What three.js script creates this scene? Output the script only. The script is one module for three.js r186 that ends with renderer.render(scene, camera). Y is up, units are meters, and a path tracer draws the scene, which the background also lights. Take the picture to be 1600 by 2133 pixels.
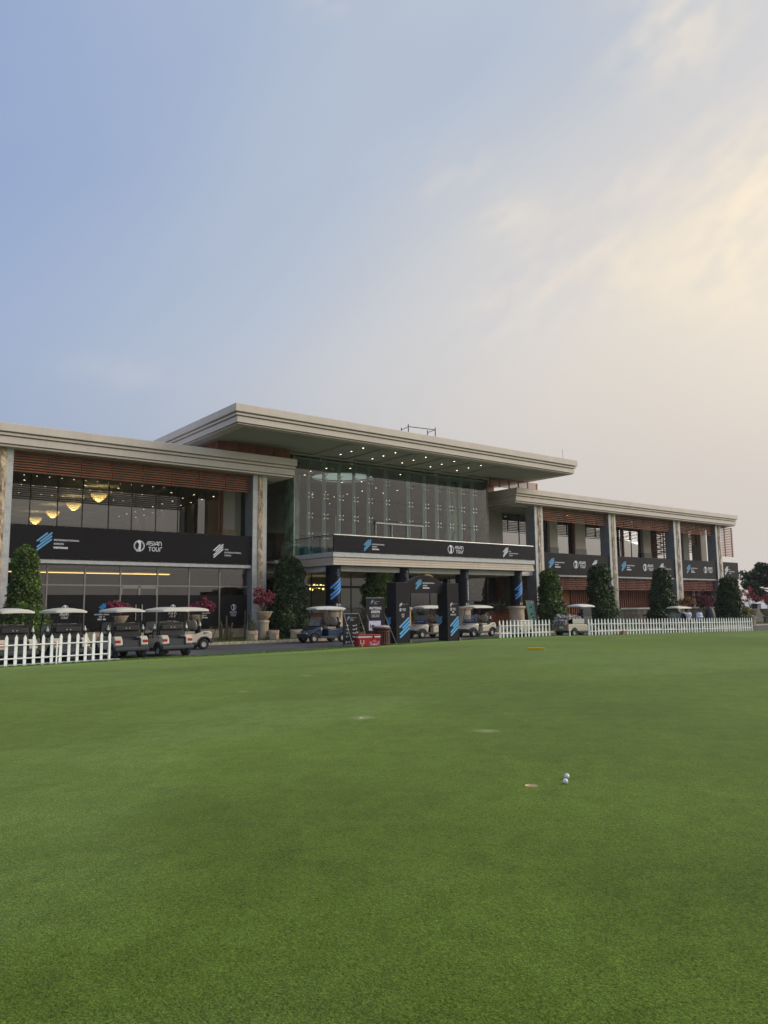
import * as THREE from 'three';
import { mergeGeometries, mergeVertices, toCreasedNormals } from 'three/addons/utils/BufferGeometryUtils.js';
import { RoundedBoxGeometry } from 'three/addons/geometries/RoundedBoxGeometry.js';
import { MarchingCubes } from 'three/addons/objects/MarchingCubes.js';
import { FontLoader } from 'three/addons/loaders/FontLoader.js';
import { TextGeometry } from 'three/addons/geometries/TextGeometry.js';

// ------------------------------------------------------------------ camera
const scene = new THREE.Scene();
const camera = new THREE.PerspectiveCamera(2 * Math.atan(1066.5 / 1604.03) * 180 / Math.PI, 768 / 1024, 0.1, 6000);
const RAD = Math.PI / 180;
camera.rotation.order = 'YXZ';
camera.position.set(0, 1.76, 0);
camera.rotation.set(7.0317 * RAD, -37.8655 * RAD, -0.5288 * RAD);
scene.add(camera);
const renderer = new THREE.WebGLRenderer({ antialias: true });
renderer.setSize(768, 1024);
renderer.toneMapping = THREE.LinearToneMapping;
renderer.toneMappingExposure = 1.4;
renderer.shadowMap.enabled = true;

// ------------------------------------------------------------------ random + noise
function rng(seed) { let s = seed | 0; return () => { s = (s + 0x6d2b79f5) | 0; let t = Math.imul(s ^ (s >>> 15), 1 | s); t = (t + Math.imul(t ^ (t >>> 7), 61 | t)) ^ t; return ((t ^ (t >>> 14)) >>> 0) / 4294967296; }; }
const hash = (x, y, s) => { let h = Math.imul(x | 0, 374761393) + Math.imul(y | 0, 668265263) + Math.imul(s | 0, 362437); h = Math.imul(h ^ (h >>> 13), 1274126177); return ((h ^ (h >>> 16)) >>> 0) / 4294967296; };
function vn(x, y, s, px = 0, py = px) {   // value noise, periodic when px > 0
  const xi = Math.floor(x), yi = Math.floor(y), fx = x - xi, fy = y - yi, u = fx * fx * (3 - 2 * fx), v = fy * fy * (3 - 2 * fy);
  const w = (a, p) => p ? ((a % p) + p) % p : a;
  const a = hash(w(xi, px), w(yi, py), s), b = hash(w(xi + 1, px), w(yi, py), s), c = hash(w(xi, px), w(yi + 1, py), s), d = hash(w(xi + 1, px), w(yi + 1, py), s);
  return a + (b - a) * u + (c - a) * v + (a - b - c + d) * u * v;
}
function fbm(x, y, s, oct = 4, p = 0) { let a = 0, k = 0.5, n = 0; for (let i = 0; i < oct; i++) { a += k * vn(x, y, s + i * 17, p); n += k; x *= 2; y *= 2; p *= 2; k *= 0.5; } return a / n; }
const clamp = (x, a = 0, b = 1) => Math.min(b, Math.max(a, x));
const smooth = (a, b, x) => { const t = clamp((x - a) / (b - a)); return t * t * (3 - 2 * t); };
const mix = (a, b, t) => a + (b - a) * t;
const s2l = (c) => { c /= 255; return c <= 0.04045 ? c / 12.92 : Math.pow((c + 0.055) / 1.055, 2.4); };

// ------------------------------------------------------------------ sky (hazy evening air, thin cirrus) and the veiled sun
const SUN_AZ = 116 * RAD, SUN_EL = 24 * RAD;   // azimuth from -z towards +x
const sunDir = new THREE.Vector3(Math.sin(SUN_AZ) * Math.cos(SUN_EL), Math.sin(SUN_EL), -Math.cos(SUN_AZ) * Math.cos(SUN_EL));
{
  const W = 1536, H = 768, data = new Float32Array(W * H * 4), EXP = 1.4;
  const stops = [[0, 240, 230, 214], [34, 242, 232, 216], [44, 229, 221, 210], [54, 215, 212, 211], [63, 203, 205, 210], [73, 182, 193, 210], [83, 164, 180, 208], [95, 148, 168, 206], [122, 158, 176, 207], [180, 184, 191, 208]];
  // patches of thin cirrus: azimuth, elevation, half sizes, strength (all in degrees)
  const wisps = [[47.4, 27.7, 3.4, 1.5, 0.75], [42, 30.7, 4.5, 1.9, 0.6], [33.6, 40.3, 2.2, 0.8, 0.6], [60.5, 37, 5, 4, 0.6], [65, 27, 5, 4, 0.9], [64, 21.5, 7, 3.5, 0.75], [54, 23.3, 9, 3.4, 1.05], [46.5, 20.3, 4.5, 2.6, 1.0], [19, 16.5, 5, 1.2, 0.4], [57, 28.5, 5, 1.6, 0.4], [75, 24, 8, 7, 0.7], [86, 33, 9, 6, 0.6], [150, 30, 16, 6, 0.5], [-60, 35, 18, 6, 0.4], [200, 40, 20, 7, 0.5], [-120, 28, 18, 5, 0.4]];
  for (let j = 0; j < H; j++) {
    const el = ((j + 0.5) / H - 0.5) * Math.PI, ce = Math.cos(el), se = Math.sin(el), eld = Math.max(el, 0) / RAD;
    for (let i = 0; i < W; i++) {
      const ph = ((i + 0.5) / W - 0.5) * 2 * Math.PI, dx = ce * Math.cos(ph), dz = ce * Math.sin(ph), o = (j * W + i) * 4;
      const g0 = Math.acos(clamp(dx * sunDir.x + se * sunDir.y + dz * sunDir.z, -1, 1)) / RAD;
      let azd = Math.atan2(dx, -dz) / RAD; if (azd < -150) azd += 360;
      let g = g0 + ((4 + 14 * smooth(80, 45, g0)) * smooth(25, 38, eld) - 14 * smooth(31, 12, eld)) * smooth(15, 40, g0) * smooth(130, 95, g0);
      let veil = 0, warp = 0.5;
      if (eld > 0.5) {
        const px = Math.cos(azd * RAD) * 3, py = Math.sin(azd * RAD) * 3; warp = fbm(px * 2 + eld * 0.11, py * 2 - eld * 0.09, 11, 4); g += 6 * (warp - 0.5);
        for (const [a, e, ra, re, k] of wisps) { const u = (azd - a) / ra, v = (eld - e) / re, q = u * u + v * v; if (q < 4) veil += k * Math.exp(-q * 1.3); }
        if (veil > 0.01) {
          const s = azd * 0.87 + eld * 0.5, t = eld * 0.87 - azd * 0.42 + 5 * (warp - 0.5);
          const n = 0.55 * fbm(s * 0.16 + 3, t * 0.75, 41, 5) + 0.45 * fbm(s * 0.8 + warp * 4, t * 1.9 + 7, 77, 5);
          veil *= smooth(0.30, 0.72, n) * 1.25;
        }
      }
      let q = 1; while (q < stops.length - 1 && stops[q][0] < g) q++;
      const A = stops[q - 1], B = stops[q], t = clamp((g - A[0]) / (B[0] - A[0])), near = smooth(80, 40, g0), hz = smooth(22, 4, eld) * 0.85;
      const hc = [mix(160, 209, smooth(100, 62, g0)), mix(172, 201, smooth(100, 62, g0)), mix(194, 195, smooth(100, 62, g0))], cc = [mix(205, 254, near), mix(206, 238, near), mix(212, 212, near)], w = clamp(veil * 0.68) * smooth(2, 9, eld);
      const gl = 1.7 * Math.exp(-(g0 * g0) / (2 * 15 * 15)), gc = [1, 0.90, 0.74];
      for (let n = 0; n < 3; n++) { let c = s2l(mix(A[n + 1], B[n + 1], t)); c = mix(c, s2l(hc[n]), hz); c = mix(c, s2l(cc[n]), w); data[o + n] = (c + gl * gc[n]) / EXP; }
      data[o + 3] = 1;
    }
  }
  const tex = new THREE.DataTexture(data, W, H, THREE.RGBAFormat, THREE.FloatType);
  tex.mapping = THREE.EquirectangularReflectionMapping; tex.magFilter = THREE.LinearFilter; tex.minFilter = THREE.LinearFilter; tex.needsUpdate = true;
  scene.background = tex; scene.environment = tex;
}
const sun = new THREE.DirectionalLight(new THREE.Color(1.0, 0.92, 0.83), 1.3);
sun.position.copy(sunDir).multiplyScalar(120).add(new THREE.Vector3(35, 0, -35)); sun.target.position.set(35, 0, -35);
sun.castShadow = true; sun.shadow.radius = 80; sun.shadow.mapSize.set(4096, 4096);
Object.assign(sun.shadow.camera, { left: -70, right: 70, top: 60, bottom: -60, near: 1, far: 300 });
scene.add(sun, sun.target);

// ------------------------------------------------------------------ object helpers
const counts = {};
function numbered(n) { const k = counts[n] = (counts[n] ?? -1) + 1; return k ? n + '_' + String(k).padStart(3, '0') : n; }
function tag(o, label, category, group, kind) { o.userData.label = label; if (category) o.userData.category = category; if (group) o.userData.group = group; if (kind) o.userData.kind = kind; return o; }
function thing(name, label, category, p = [0, 0, 0], turn = 0, group) { const o = new THREE.Group(); o.name = numbered(name); o.position.set(...p); o.rotation.y = turn; scene.add(o); return tag(o, label, category, group); }
function mesh(name, geo, mat, parent = scene) {
  if (Array.isArray(geo)) geo = merge(geo);
  const m = new THREE.Mesh(geo, mat); m.name = parent === scene ? numbered(name) : name; m.castShadow = m.receiveShadow = true; parent.add(m); return m;
}
function merge(list) {
  return mergeGeometries(list.map((g) => {
    const h = g.index ? g.toNonIndexed() : g.clone();
    for (const k of Object.keys(h.attributes)) if (!['position', 'normal', 'uv'].includes(k)) h.deleteAttribute(k);
    if (!h.attributes.uv) h.setAttribute('uv', new THREE.BufferAttribute(new Float32Array(h.attributes.position.count * 2), 2));
    if (!h.attributes.normal) h.computeVertexNormals();
    h.morphAttributes = {}; h.clearGroups(); return h;
  }));
}
function uvm(g0) {   // uv in metres from the dominant direction of each face
  const g = g0.index ? g0.toNonIndexed() : g0, p = g.attributes.position, n = g.attributes.normal, uv = new Float32Array(p.count * 2);
  for (let i = 0; i < p.count; i += 3) {
    let ax = 0, ay = 0, az = 0; for (let k = 0; k < 3; k++) { ax += Math.abs(n.getX(i + k)); ay += Math.abs(n.getY(i + k)); az += Math.abs(n.getZ(i + k)); }
    for (let k = i; k < i + 3; k++) {
      const x = p.getX(k), y = p.getY(k), z = p.getZ(k);
      if (ay >= ax && ay >= az) { uv[k * 2] = x; uv[k * 2 + 1] = z; } else if (ax >= az) { uv[k * 2] = z; uv[k * 2 + 1] = y; } else { uv[k * 2] = x; uv[k * 2 + 1] = y; }
    }
  }
  g.setAttribute('uv', new THREE.BufferAttribute(uv, 2)); return g;
}
function bx(x0, x1, y0, y1, z0, z1) { const g = new THREE.BoxGeometry(Math.abs(x1 - x0), Math.abs(y1 - y0), Math.abs(z1 - z0)); g.translate((x0 + x1) / 2, (y0 + y1) / 2, (z0 + z1) / 2); return uvm(g); }
function rbx(x0, x1, y0, y1, z0, z1, r = 0.02, seg = 2) { const w = Math.abs(x1 - x0), h = Math.abs(y1 - y0), d = Math.abs(z1 - z0); const g = new RoundedBoxGeometry(w, h, d, seg, Math.min(r, w / 2.05, h / 2.05, d / 2.05)); g.translate((x0 + x1) / 2, (y0 + y1) / 2, (z0 + z1) / 2); return uvm(g); }
function rod(a, b, r, seg = 8, r2 = r) {
  const A = new THREE.Vector3(...a), B = new THREE.Vector3(...b), d = B.clone().sub(A), g = new THREE.CylinderGeometry(r2, r, d.length(), seg);
  g.applyQuaternion(new THREE.Quaternion().setFromUnitVectors(new THREE.Vector3(0, 1, 0), d.clone().normalize())); g.translate((A.x + B.x) / 2, (A.y + B.y) / 2, (A.z + B.z) / 2); return g;
}
function tube(pts, r, seg = 20, rs = 8) { return new THREE.TubeGeometry(new THREE.CatmullRomCurve3(pts.map((p) => new THREE.Vector3(...p))), seg, r, rs, false); }
function lathe(pts, seg = 28) { return new THREE.LatheGeometry(pts.map((p) => new THREE.Vector2(...p)), seg); }
function move(g, x, y, z, ry = 0, rx = 0, rz = 0) { if (rx) g.rotateX(rx); if (rz) g.rotateZ(rz); if (ry) g.rotateY(ry); g.translate(x, y, z); return g; }
function prism(pts, depth, bevel = 0, holes) {   // outline in xy, pushed along z, centred in z
  const s = new THREE.Shape(pts.map((p) => new THREE.Vector2(...p)));
  const g = new THREE.ExtrudeGeometry(s, { depth: depth - 2 * bevel, bevelEnabled: bevel > 0, bevelSize: bevel, bevelThickness: bevel, bevelOffset: -bevel, bevelSegments: 2, curveSegments: 10 });
  g.translate(0, 0, -(depth - 2 * bevel) / 2); return g;
}

// ------------------------------------------------------------------ textures
function tileTex(n, f, { srgb = true, rep = 1 } = {}) {
  const d = new Uint8Array(n * n * 4);
  for (let j = 0; j < n; j++) for (let i = 0; i < n; i++) { const c = f(i / n, j / n), o = (j * n + i) * 4; d[o] = clamp(c[0]) * 255; d[o + 1] = clamp(c[1]) * 255; d[o + 2] = clamp(c[2]) * 255; d[o + 3] = 255; }
  const t = new THREE.DataTexture(d, n, n); t.wrapS = t.wrapT = THREE.RepeatWrapping; t.magFilter = THREE.LinearFilter; t.minFilter = THREE.LinearMipmapLinearFilter; t.generateMipmaps = true; t.repeat.set(rep, rep); if (srgb) t.colorSpace = THREE.SRGBColorSpace; t.needsUpdate = true; return t;
}
function std(color, rough, o = {}) { const m = new THREE.MeshStandardMaterial({ roughness: rough, ...o }); m.color.setRGB(...color); return m; }
function phys(color, rough, o = {}) { const m = new THREE.MeshPhysicalMaterial({ roughness: rough, ...o }); m.color.setRGB(...color); return m; }
const grey = (v) => [v, v, v];
// painted render: faint blotches, hairline dirt runs
const paintTex = tileTex(512, (u, v) => { const a = fbm(u * 4, v * 4, 3, 5, 4), b = fbm(u * 40, v * 3, 5, 3, 40), c = vn(u * 220, v * 220, 8, 220); return grey(0.92 + (a - 0.5) * 0.07 + (b - 0.5) * 0.045 + (c - 0.5) * 0.035); }, { rep: 1 / 4 });
const paintBump = tileTex(512, (u, v) => grey(fbm(u * 90, v * 90, 4, 3, 90)), { srgb: false, rep: 1 / 1.5 });
const graniteTex = tileTex(512, (u, v) => { const a = vn(u * 128, v * 128, 21, 128), b = vn(u * 256, v * 256, 22, 256), c = fbm(u * 6, v * 6, 23, 4, 6), d = vn(u * 64, v * 64, 27, 64); const s = a > 0.78 ? -0.26 : a < 0.2 ? 0.12 : 0; return grey(0.80 + s + (b - 0.5) * 0.22 + (c - 0.5) * 0.14 + (d > 0.82 ? -0.10 : 0)); }, { rep: 1 / 1.1 });
const stoneTex = tileTex(512, (u, v) => { const a = fbm(u * 8, v * 8, 31, 6, 8), b = fbm(u * 40, v * 40, 32, 3, 40); const t = 0.78 + (a - 0.5) * 0.36 + (b - 0.5) * 0.18; return [t * 1.04, t * 0.96, t * 0.86]; }, { rep: 1 / 2 });
const woodTex = tileTex(512, (u, v) => { const w = fbm(u * 3, v * 60, 41, 4, 3) + 0.25 * fbm(u * 12, v * 120, 42, 2, 12), t = 0.70 + (w - 0.6) * 0.55; return [t * 1.05, t, t * 0.95]; }, { rep: 1 / 1.4 });
const asphaltTex = tileTex(1024, (u, v) => { const a = vn(u * 400, v * 400, 51, 400), b = fbm(u * 5, v * 5, 52, 5, 5), c = vn(u * 150, v * 150, 53, 150); return grey(0.62 + (a - 0.5) * 0.32 + (b - 0.5) * 0.34 + (c > 0.85 ? 0.14 : 0)); }, { rep: 1 / 5 });
const asphaltBump = tileTex(512, (u, v) => grey(vn(u * 200, v * 200, 54, 200)), { srgb: false, rep: 1 / 1.6 });
const marbleTex = tileTex(512, (u, v) => { const w = fbm(u * 4, v * 4, 61, 5, 4), s = Math.abs(fbm(u * 6 + w * 3, v * 6, 62, 5, 6) - 0.5) * 6, t = 0.55 + 0.4 * clamp(s); return [t * 0.92, t, t * 0.90]; }, { rep: 1 / 2.5 });

const M = {
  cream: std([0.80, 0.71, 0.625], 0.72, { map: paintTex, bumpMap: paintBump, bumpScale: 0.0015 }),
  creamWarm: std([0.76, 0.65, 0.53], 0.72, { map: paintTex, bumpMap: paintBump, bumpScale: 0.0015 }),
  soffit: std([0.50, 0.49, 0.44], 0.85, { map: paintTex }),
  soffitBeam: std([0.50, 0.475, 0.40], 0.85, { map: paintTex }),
  granite: std([0.88, 0.90, 0.89], 0.55, { map: graniteTex }),
  graniteGrey: std([0.42, 0.44, 0.45], 0.55, { map: graniteTex }),
  rough: std([0.86, 0.79, 0.69], 0.92, { map: stoneTex }),
  slat: std([0.58, 0.225, 0.125], 0.55, { map: woodTex }),
  slatPink: std([0.58, 0.25, 0.19], 0.5, { map: woodTex }),
  frame: std([0.27, 0.26, 0.245], 0.4, { metalness: 0.5 }),
  frameDark: std([0.03, 0.032, 0.035], 0.4, { metalness: 0.4 }),
  steel: std([0.72, 0.73, 0.72], 0.35, { metalness: 0.7 }),
  glass: phys([0.66, 0.77, 0.73], 0.015, { transmission: 1, thickness: 0, ior: 1.75 }),
  glassUpper: phys([0.60, 0.70, 0.67], 0.015, { transmission: 1, thickness: 0, ior: 2.3 }),
  glassMirror: phys([0.45, 0.52, 0.50], 0.015, { transmission: 1, thickness: 0, ior: 3.0 }),
  glassClear: phys([0.84, 0.88, 0.87], 0.02, { transmission: 1, thickness: 0, ior: 1.6 }),
  glassGrey: phys([0.52, 0.55, 0.54], 0.015, { transmission: 1, thickness: 0, ior: 2.0 }),
  fin: phys([0.72, 0.80, 0.77], 0.15, { transmission: 0.35, thickness: 0, ior: 1.5 }),
  film: std([0.020, 0.020, 0.022], 0.45),
  whitePaint: std([0.76, 0.76, 0.73], 0.6, { map: paintTex }),
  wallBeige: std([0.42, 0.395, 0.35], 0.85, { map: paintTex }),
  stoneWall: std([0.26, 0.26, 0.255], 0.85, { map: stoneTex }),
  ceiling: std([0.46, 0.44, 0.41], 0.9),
  floorIn: std([0.20, 0.17, 0.14], 0.35, { map: stoneTex }),
  curtain: std([0.40, 0.37, 0.32], 0.9),
  wood: std([0.34, 0.115, 0.045], 0.45, { map: woodTex }),
  woodLight: std([0.45, 0.19, 0.075], 0.5, { map: woodTex }),
  brickOrange: std([0.42, 0.17, 0.075], 0.8, { map: stoneTex }),
  marble: std([0.30, 0.34, 0.30], 0.3, { map: marbleTex }),
  planter: std([0.70, 0.66, 0.59], 0.85, { map: stoneTex }),
  planterGrey: std([0.48, 0.47, 0.44], 0.85, { map: stoneTex }),
  kerb: std([0.70, 0.69, 0.66], 0.85, { map: stoneTex }),
  asphalt: std([0.20, 0.215, 0.235], 0.85, { map: asphaltTex, bumpMap: asphaltBump, bumpScale: 0.004 }),
  white: std([0.80, 0.83, 0.82], 0.5),
  black: std([0.016, 0.016, 0.018], 0.5),
  rubber: std([0.022, 0.022, 0.024], 0.85),
  plasticDark: std([0.035, 0.040, 0.048], 0.55),
  soil: std([0.09, 0.065, 0.045], 0.95, { map: stoneTex }),
  lampGlow: new THREE.MeshStandardMaterial({ color: 0x000000, emissive: new THREE.Color(1, 0.82, 0.52), emissiveIntensity: 6 }),
  lampWarm: new THREE.MeshStandardMaterial({ color: 0x000000, emissive: new THREE.Color(1, 0.62, 0.20), emissiveIntensity: 2.4 }),
  crystal: phys([0.9, 0.75, 0.45], 0.25, { emissive: new THREE.Color(1, 0.56, 0.14), emissiveIntensity: 0.5 }),
  bulbGlow: new THREE.MeshStandardMaterial({ color: 0x000000, emissive: new THREE.Color(1, 0.66, 0.25), emissiveIntensity: 1.3 }),
  skyPanel: new THREE.MeshStandardMaterial({ color: 0x222222, emissive: new THREE.Color(0.20, 0.235, 0.22), emissiveIntensity: 1 }),
  navy: std([0.012, 0.020, 0.042], 0.35),
};
// ------------------------------------------------------------------ ground
const EDGE = [[-80, -22], [-20, -24], [0, -25.6], [5, -26.3], [9, -26.55], [12, -26.5], [16, -26.75], [21.6, -27.9], [26, -29.0], [30, -29.2], [34, -29.1], [38, -28.5], [46, -28.7], [50, -28.3], [54, -27.3], [66, -23.5], [90, -15], [140, 5]];
const edgeZ = (x) => { let i = 1; while (i < EDGE.length - 1 && EDGE[i][0] < x) i++; const [a, b] = [EDGE[i - 1], EDGE[i]], t = clamp((x - a[0]) / (b[0] - a[0])); return mix(a[1], b[1], t * t * (3 - 2 * t)); };
const roadY = (x) => -0.22 * smooth(30, 56, x) - 0.3 * smooth(70, 110, x);
function greenY(x, z) {
  const d = z - edgeZ(x);                                  // metres in from the edge
  const top = 0.30 + 0.05 * (fbm(x * 0.07 + 2, z * 0.07 + 5, 201, 3) - 0.5) * smooth(7, 14, Math.hypot(x, z));
  const e = roadY(x) + 0.07;
  return mix(e, top, smooth(-0.3, 9.5, d)) - 0.35 * smooth(40, 70, x) * smooth(2, 10, d) * 0.2;
}
// turf: fine blades as grain in a 2.4 m tile
const turfTex = tileTex(1536, (u, v) => {
  const a = vn(u * 700, v * 700, 71, 700), b = fbm(u * 420 + 0.4 * vn(u * 60, v * 60, 75, 60), v * 420, 72, 2, 420), c = fbm(u * 16, v * 16, 73, 4, 16), d = vn(u * 520, v * 180, 74, 520, 180);
  const t = 0.70 + (a - 0.5) * 0.26 + (b - 0.5) * 0.42 + (c - 0.5) * 0.12 + (d - 0.5) * 0.16, y = (vn(u * 120, v * 120, 76, 120) - 0.5) * 0.03;
  return [t * (0.98 + y), t, t * (0.94 - y)];
}, { rep: 1 / 2.4 });
const turfBump = tileTex(1024, (u, v) => grey(0.5 * vn(u * 420, v * 420, 81, 420) + 0.5 * fbm(u * 130, v * 130, 82, 2, 130)), { srgb: false, rep: 1 / 1.7 });
M.turf = phys([1, 1, 1], 0.95, { map: turfTex, bumpMap: turfBump, bumpScale: 0.003, vertexColors: true, specularIntensity: 0.15, sheen: 0.42, sheenRoughness: 0.5 });
M.turf.sheenColor.setRGB(0.66, 0.86, 0.42);
const HOLES = [[4.945, -4.425], [6.22, -8.49]];
const SCARS = [[6.67, -6.63, 0.13], [6.57, -12.57, 0.10], [9.1, -14.47, 0.12]];
function turfColor(x, z) {
  const d = z - edgeZ(x) + 0.5 * (fbm(x * 0.8, z * 0.8, 301, 3) - 0.5), r = Math.hypot(x, z);
  let c = [0.206, 0.305, 0.050];
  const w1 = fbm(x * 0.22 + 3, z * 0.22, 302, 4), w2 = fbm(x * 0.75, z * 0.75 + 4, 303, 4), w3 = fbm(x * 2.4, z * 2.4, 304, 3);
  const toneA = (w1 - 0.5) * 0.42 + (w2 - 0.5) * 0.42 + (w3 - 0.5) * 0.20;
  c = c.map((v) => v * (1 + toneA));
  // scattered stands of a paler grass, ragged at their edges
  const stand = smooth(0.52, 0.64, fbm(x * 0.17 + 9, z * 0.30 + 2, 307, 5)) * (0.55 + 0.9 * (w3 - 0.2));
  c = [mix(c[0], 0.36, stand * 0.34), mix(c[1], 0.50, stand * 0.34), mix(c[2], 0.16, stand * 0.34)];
  // collar of longer, brighter grass round the edge
  const fr = smooth(2.6, 1.7, d) * (0.7 + 0.5 * w2), out = smooth(0.9, 0.35, d);
  c = [mix(c[0], 0.38, fr * 0.75), mix(c[1], 0.55, fr * 0.75), mix(c[2], 0.12, fr * 0.75)];
  c = [mix(c[0], 0.21, out * 0.8), mix(c[1], 0.37, out * 0.8), mix(c[2], 0.045, out * 0.8)];
  for (const [sx, sz, sr] of SCARS) { const q = Math.hypot(x - sx, (z - sz)), s = smooth(sr * 1.3, sr * 0.4, q + sr * 0.8 * (fbm(x * 14, z * 14, 310, 2) - 0.5)); c = [mix(c[0], 0.62, s * 0.75), mix(c[1], 0.62, s * 0.75), mix(c[2], 0.36, s * 0.75)]; }
  for (const [hx, hz] of HOLES.slice(1)) { const q = Math.hypot(x - hx, z - hz), s = smooth(0.125, 0.085, q); c = [mix(c[0], 0.62, s * 0.8), mix(c[1], 0.60, s * 0.8), mix(c[2], 0.35, s * 0.8)]; }
  return c;
}
{
  const xs = [], zs = [];
  const axis = (a, marks) => { for (const [from, to, step] of marks) for (let v = from; v < to - 1e-6; v += step) a.push(v); };
  axis(xs, [[-80, -8, 4], [-8, 0, 0.8], [0, 14, 0.11], [14, 60, 0.35], [60, 140, 4]]); xs.push(140);
  axis(zs, [[0, 2.01, 1]]); // unused seed keeps both arrays alike
  zs.length = 0;
  const pos = [], col = [], uv = [], idx = [];
  // rows run from the near side of the green to its edge; each row is a share of the way there
  const NT = []; for (let z = 30; z > 0; z -= 3) NT.push(z); for (let z = 0; z > -15; z -= 0.11) NT.push(z); for (let z = -15; z > -22; z -= 0.22) NT.push(z); NT.push(-22);
  const tail = 26, holeIn = (x, z) => HOLES.some(([a, b]) => Math.abs(x - a) < 0.2 && Math.abs(z - b) < 0.2);
  const snapX = xs.map((x) => x), snapZ = NT.map((z) => z);
  for (const [hx, hz] of HOLES) for (const s of [-0.2, 0.2]) {
    let bi = 0; snapX.forEach((x, i) => { if (Math.abs(x - hx - s) < Math.abs(snapX[bi] - hx - s)) bi = i; }); snapX[bi] = hx + s;
    let bj = 0; snapZ.forEach((z, j) => { if (Math.abs(z - hz - s) < Math.abs(snapZ[bj] - hz - s)) bj = j; }); snapZ[bj] = hz + s;
  }
  const nx = snapX.length, nz = snapZ.length + tail;
  for (let i = 0; i < nx; i++) for (let j = 0; j < nz; j++) {
    const x = snapX[i], ez = edgeZ(x) - 0.25;
    let z = j < snapZ.length ? Math.max(snapZ[j], ez + (snapZ.length - j) * 0.001) : mix(-22, ez, (j - snapZ.length + 1) / tail);
    if (j >= snapZ.length && ez > -22) z = ez - (j - snapZ.length + 1) * 0.001;
    const rag = j === nz - 1 ? 0.22 * fbm(x * 1.7, 3, 320, 3) : 0;
    z += rag;
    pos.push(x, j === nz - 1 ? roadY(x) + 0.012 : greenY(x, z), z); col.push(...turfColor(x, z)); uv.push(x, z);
  }
  for (let i = 0; i < nx - 1; i++) for (let j = 0; j < nz - 1; j++) {
    const mx = (snapX[i] + snapX[i + 1]) / 2, mz = j < snapZ.length - 1 ? (snapZ[j] + snapZ[j + 1]) / 2 : -99;
    if (holeIn(mx, mz)) continue;
    const a = i * nz + j, b = a + nz; idx.push(a, b, a + 1, b, b + 1, a + 1);
  }
  const g = new THREE.BufferGeometry();
  g.setAttribute('position', new THREE.Float32BufferAttribute(pos, 3)); g.setAttribute('color', new THREE.Float32BufferAttribute(col, 3)); g.setAttribute('uv', new THREE.Float32BufferAttribute(uv, 2)); g.setIndex(idx); g.computeVertexNormals();
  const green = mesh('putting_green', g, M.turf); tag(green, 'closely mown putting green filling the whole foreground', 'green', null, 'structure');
  for (const [hx, hz] of HOLES) {   // turf round each cup, with the round opening cut out
    const s = new THREE.Shape([new THREE.Vector2(-0.2, -0.2), new THREE.Vector2(0.2, -0.2), new THREE.Vector2(0.2, 0.2), new THREE.Vector2(-0.2, 0.2)]); const p = new THREE.Path(); p.absarc(0, 0, 0.054, 0, Math.PI * 2, true); s.holes.push(p);
    const q = new THREE.ShapeGeometry(s, 24), pp = q.attributes.position, cc = [], uu = [];
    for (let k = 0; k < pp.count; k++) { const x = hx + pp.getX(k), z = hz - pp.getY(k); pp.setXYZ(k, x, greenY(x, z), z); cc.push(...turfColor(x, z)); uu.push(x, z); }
    q.setAttribute('color', new THREE.Float32BufferAttribute(cc, 3)); q.setAttribute('uv', new THREE.Float32BufferAttribute(uu, 2)); q.computeVertexNormals();
    mesh('turf_collar', q, M.turf, green);
  }
  // far land and the drive
  const sheet = (name, x0, x1, z0, z1, n, m, yf, mat) => { const q = new THREE.PlaneGeometry(x1 - x0, z1 - z0, n, m); q.rotateX(-Math.PI / 2); q.translate((x0 + x1) / 2, 0, (z0 + z1) / 2); const p = q.attributes.position, u = []; for (let k = 0; k < p.count; k++) { p.setY(k, yf(p.getX(k), p.getZ(k))); u.push(p.getX(k), p.getZ(k)); } q.setAttribute('uv', new THREE.Float32BufferAttribute(u, 2)); q.computeVertexNormals(); const o = mesh(name, q, mat); o.userData.kind = 'structure'; return o; };
  M.land = std([0.075, 0.105, 0.035], 0.95, { map: stoneTex });
  tag(sheet('ground', -2500, 2500, -2500, 2500, 100, 100, (x, z) => -1.2 - 14 * smooth(100, 300, Math.hypot(x - 30, z + 30)), M.land), 'rough land falling away beyond the club grounds', 'ground', null, 'structure');
  tag(sheet('road', -80, 140, -35.0, -14, 110, 8, (x) => roadY(x), M.asphalt), 'dark grey asphalt drive between green and clubhouse', 'road', null, 'structure');
  M.bedGrass = phys([0.18, 0.29, 0.05], 0.95, { map: turfTex, bumpMap: turfBump, bumpScale: 0.02 });
  tag(sheet('lawn', -80, 140, -64, -35.15, 110, 20, (x, z) => roadY(x) + 0.10 + 0.10 * smooth(-35.2, -38, z) + 0.02 * fbm(x, z, 330, 2) - 0.35 * smooth(110, 140, x), M.bedGrass), 'grass strip and beds between kerb and clubhouse', 'lawn', null, 'structure');
  const kerb = thing('kerb', 'pale stone kerb along the far side of the drive', 'kerb'); kerb.userData.kind = 'structure';
  const kg = rbx(-0.49, 0.49, -0.1, 0.125, -0.075, 0.075, 0.02);
  for (let x = -6; x < 92; x += 1) { const k = mesh('kerb_stone', kg, M.kerb, kerb); k.position.set(x, roadY(x) + (hash(x + 50, 3, 5) - 0.5) * 0.008, -35.06); k.rotation.y = (hash(x + 50, 7, 5) - 0.5) * 0.01; }
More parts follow.
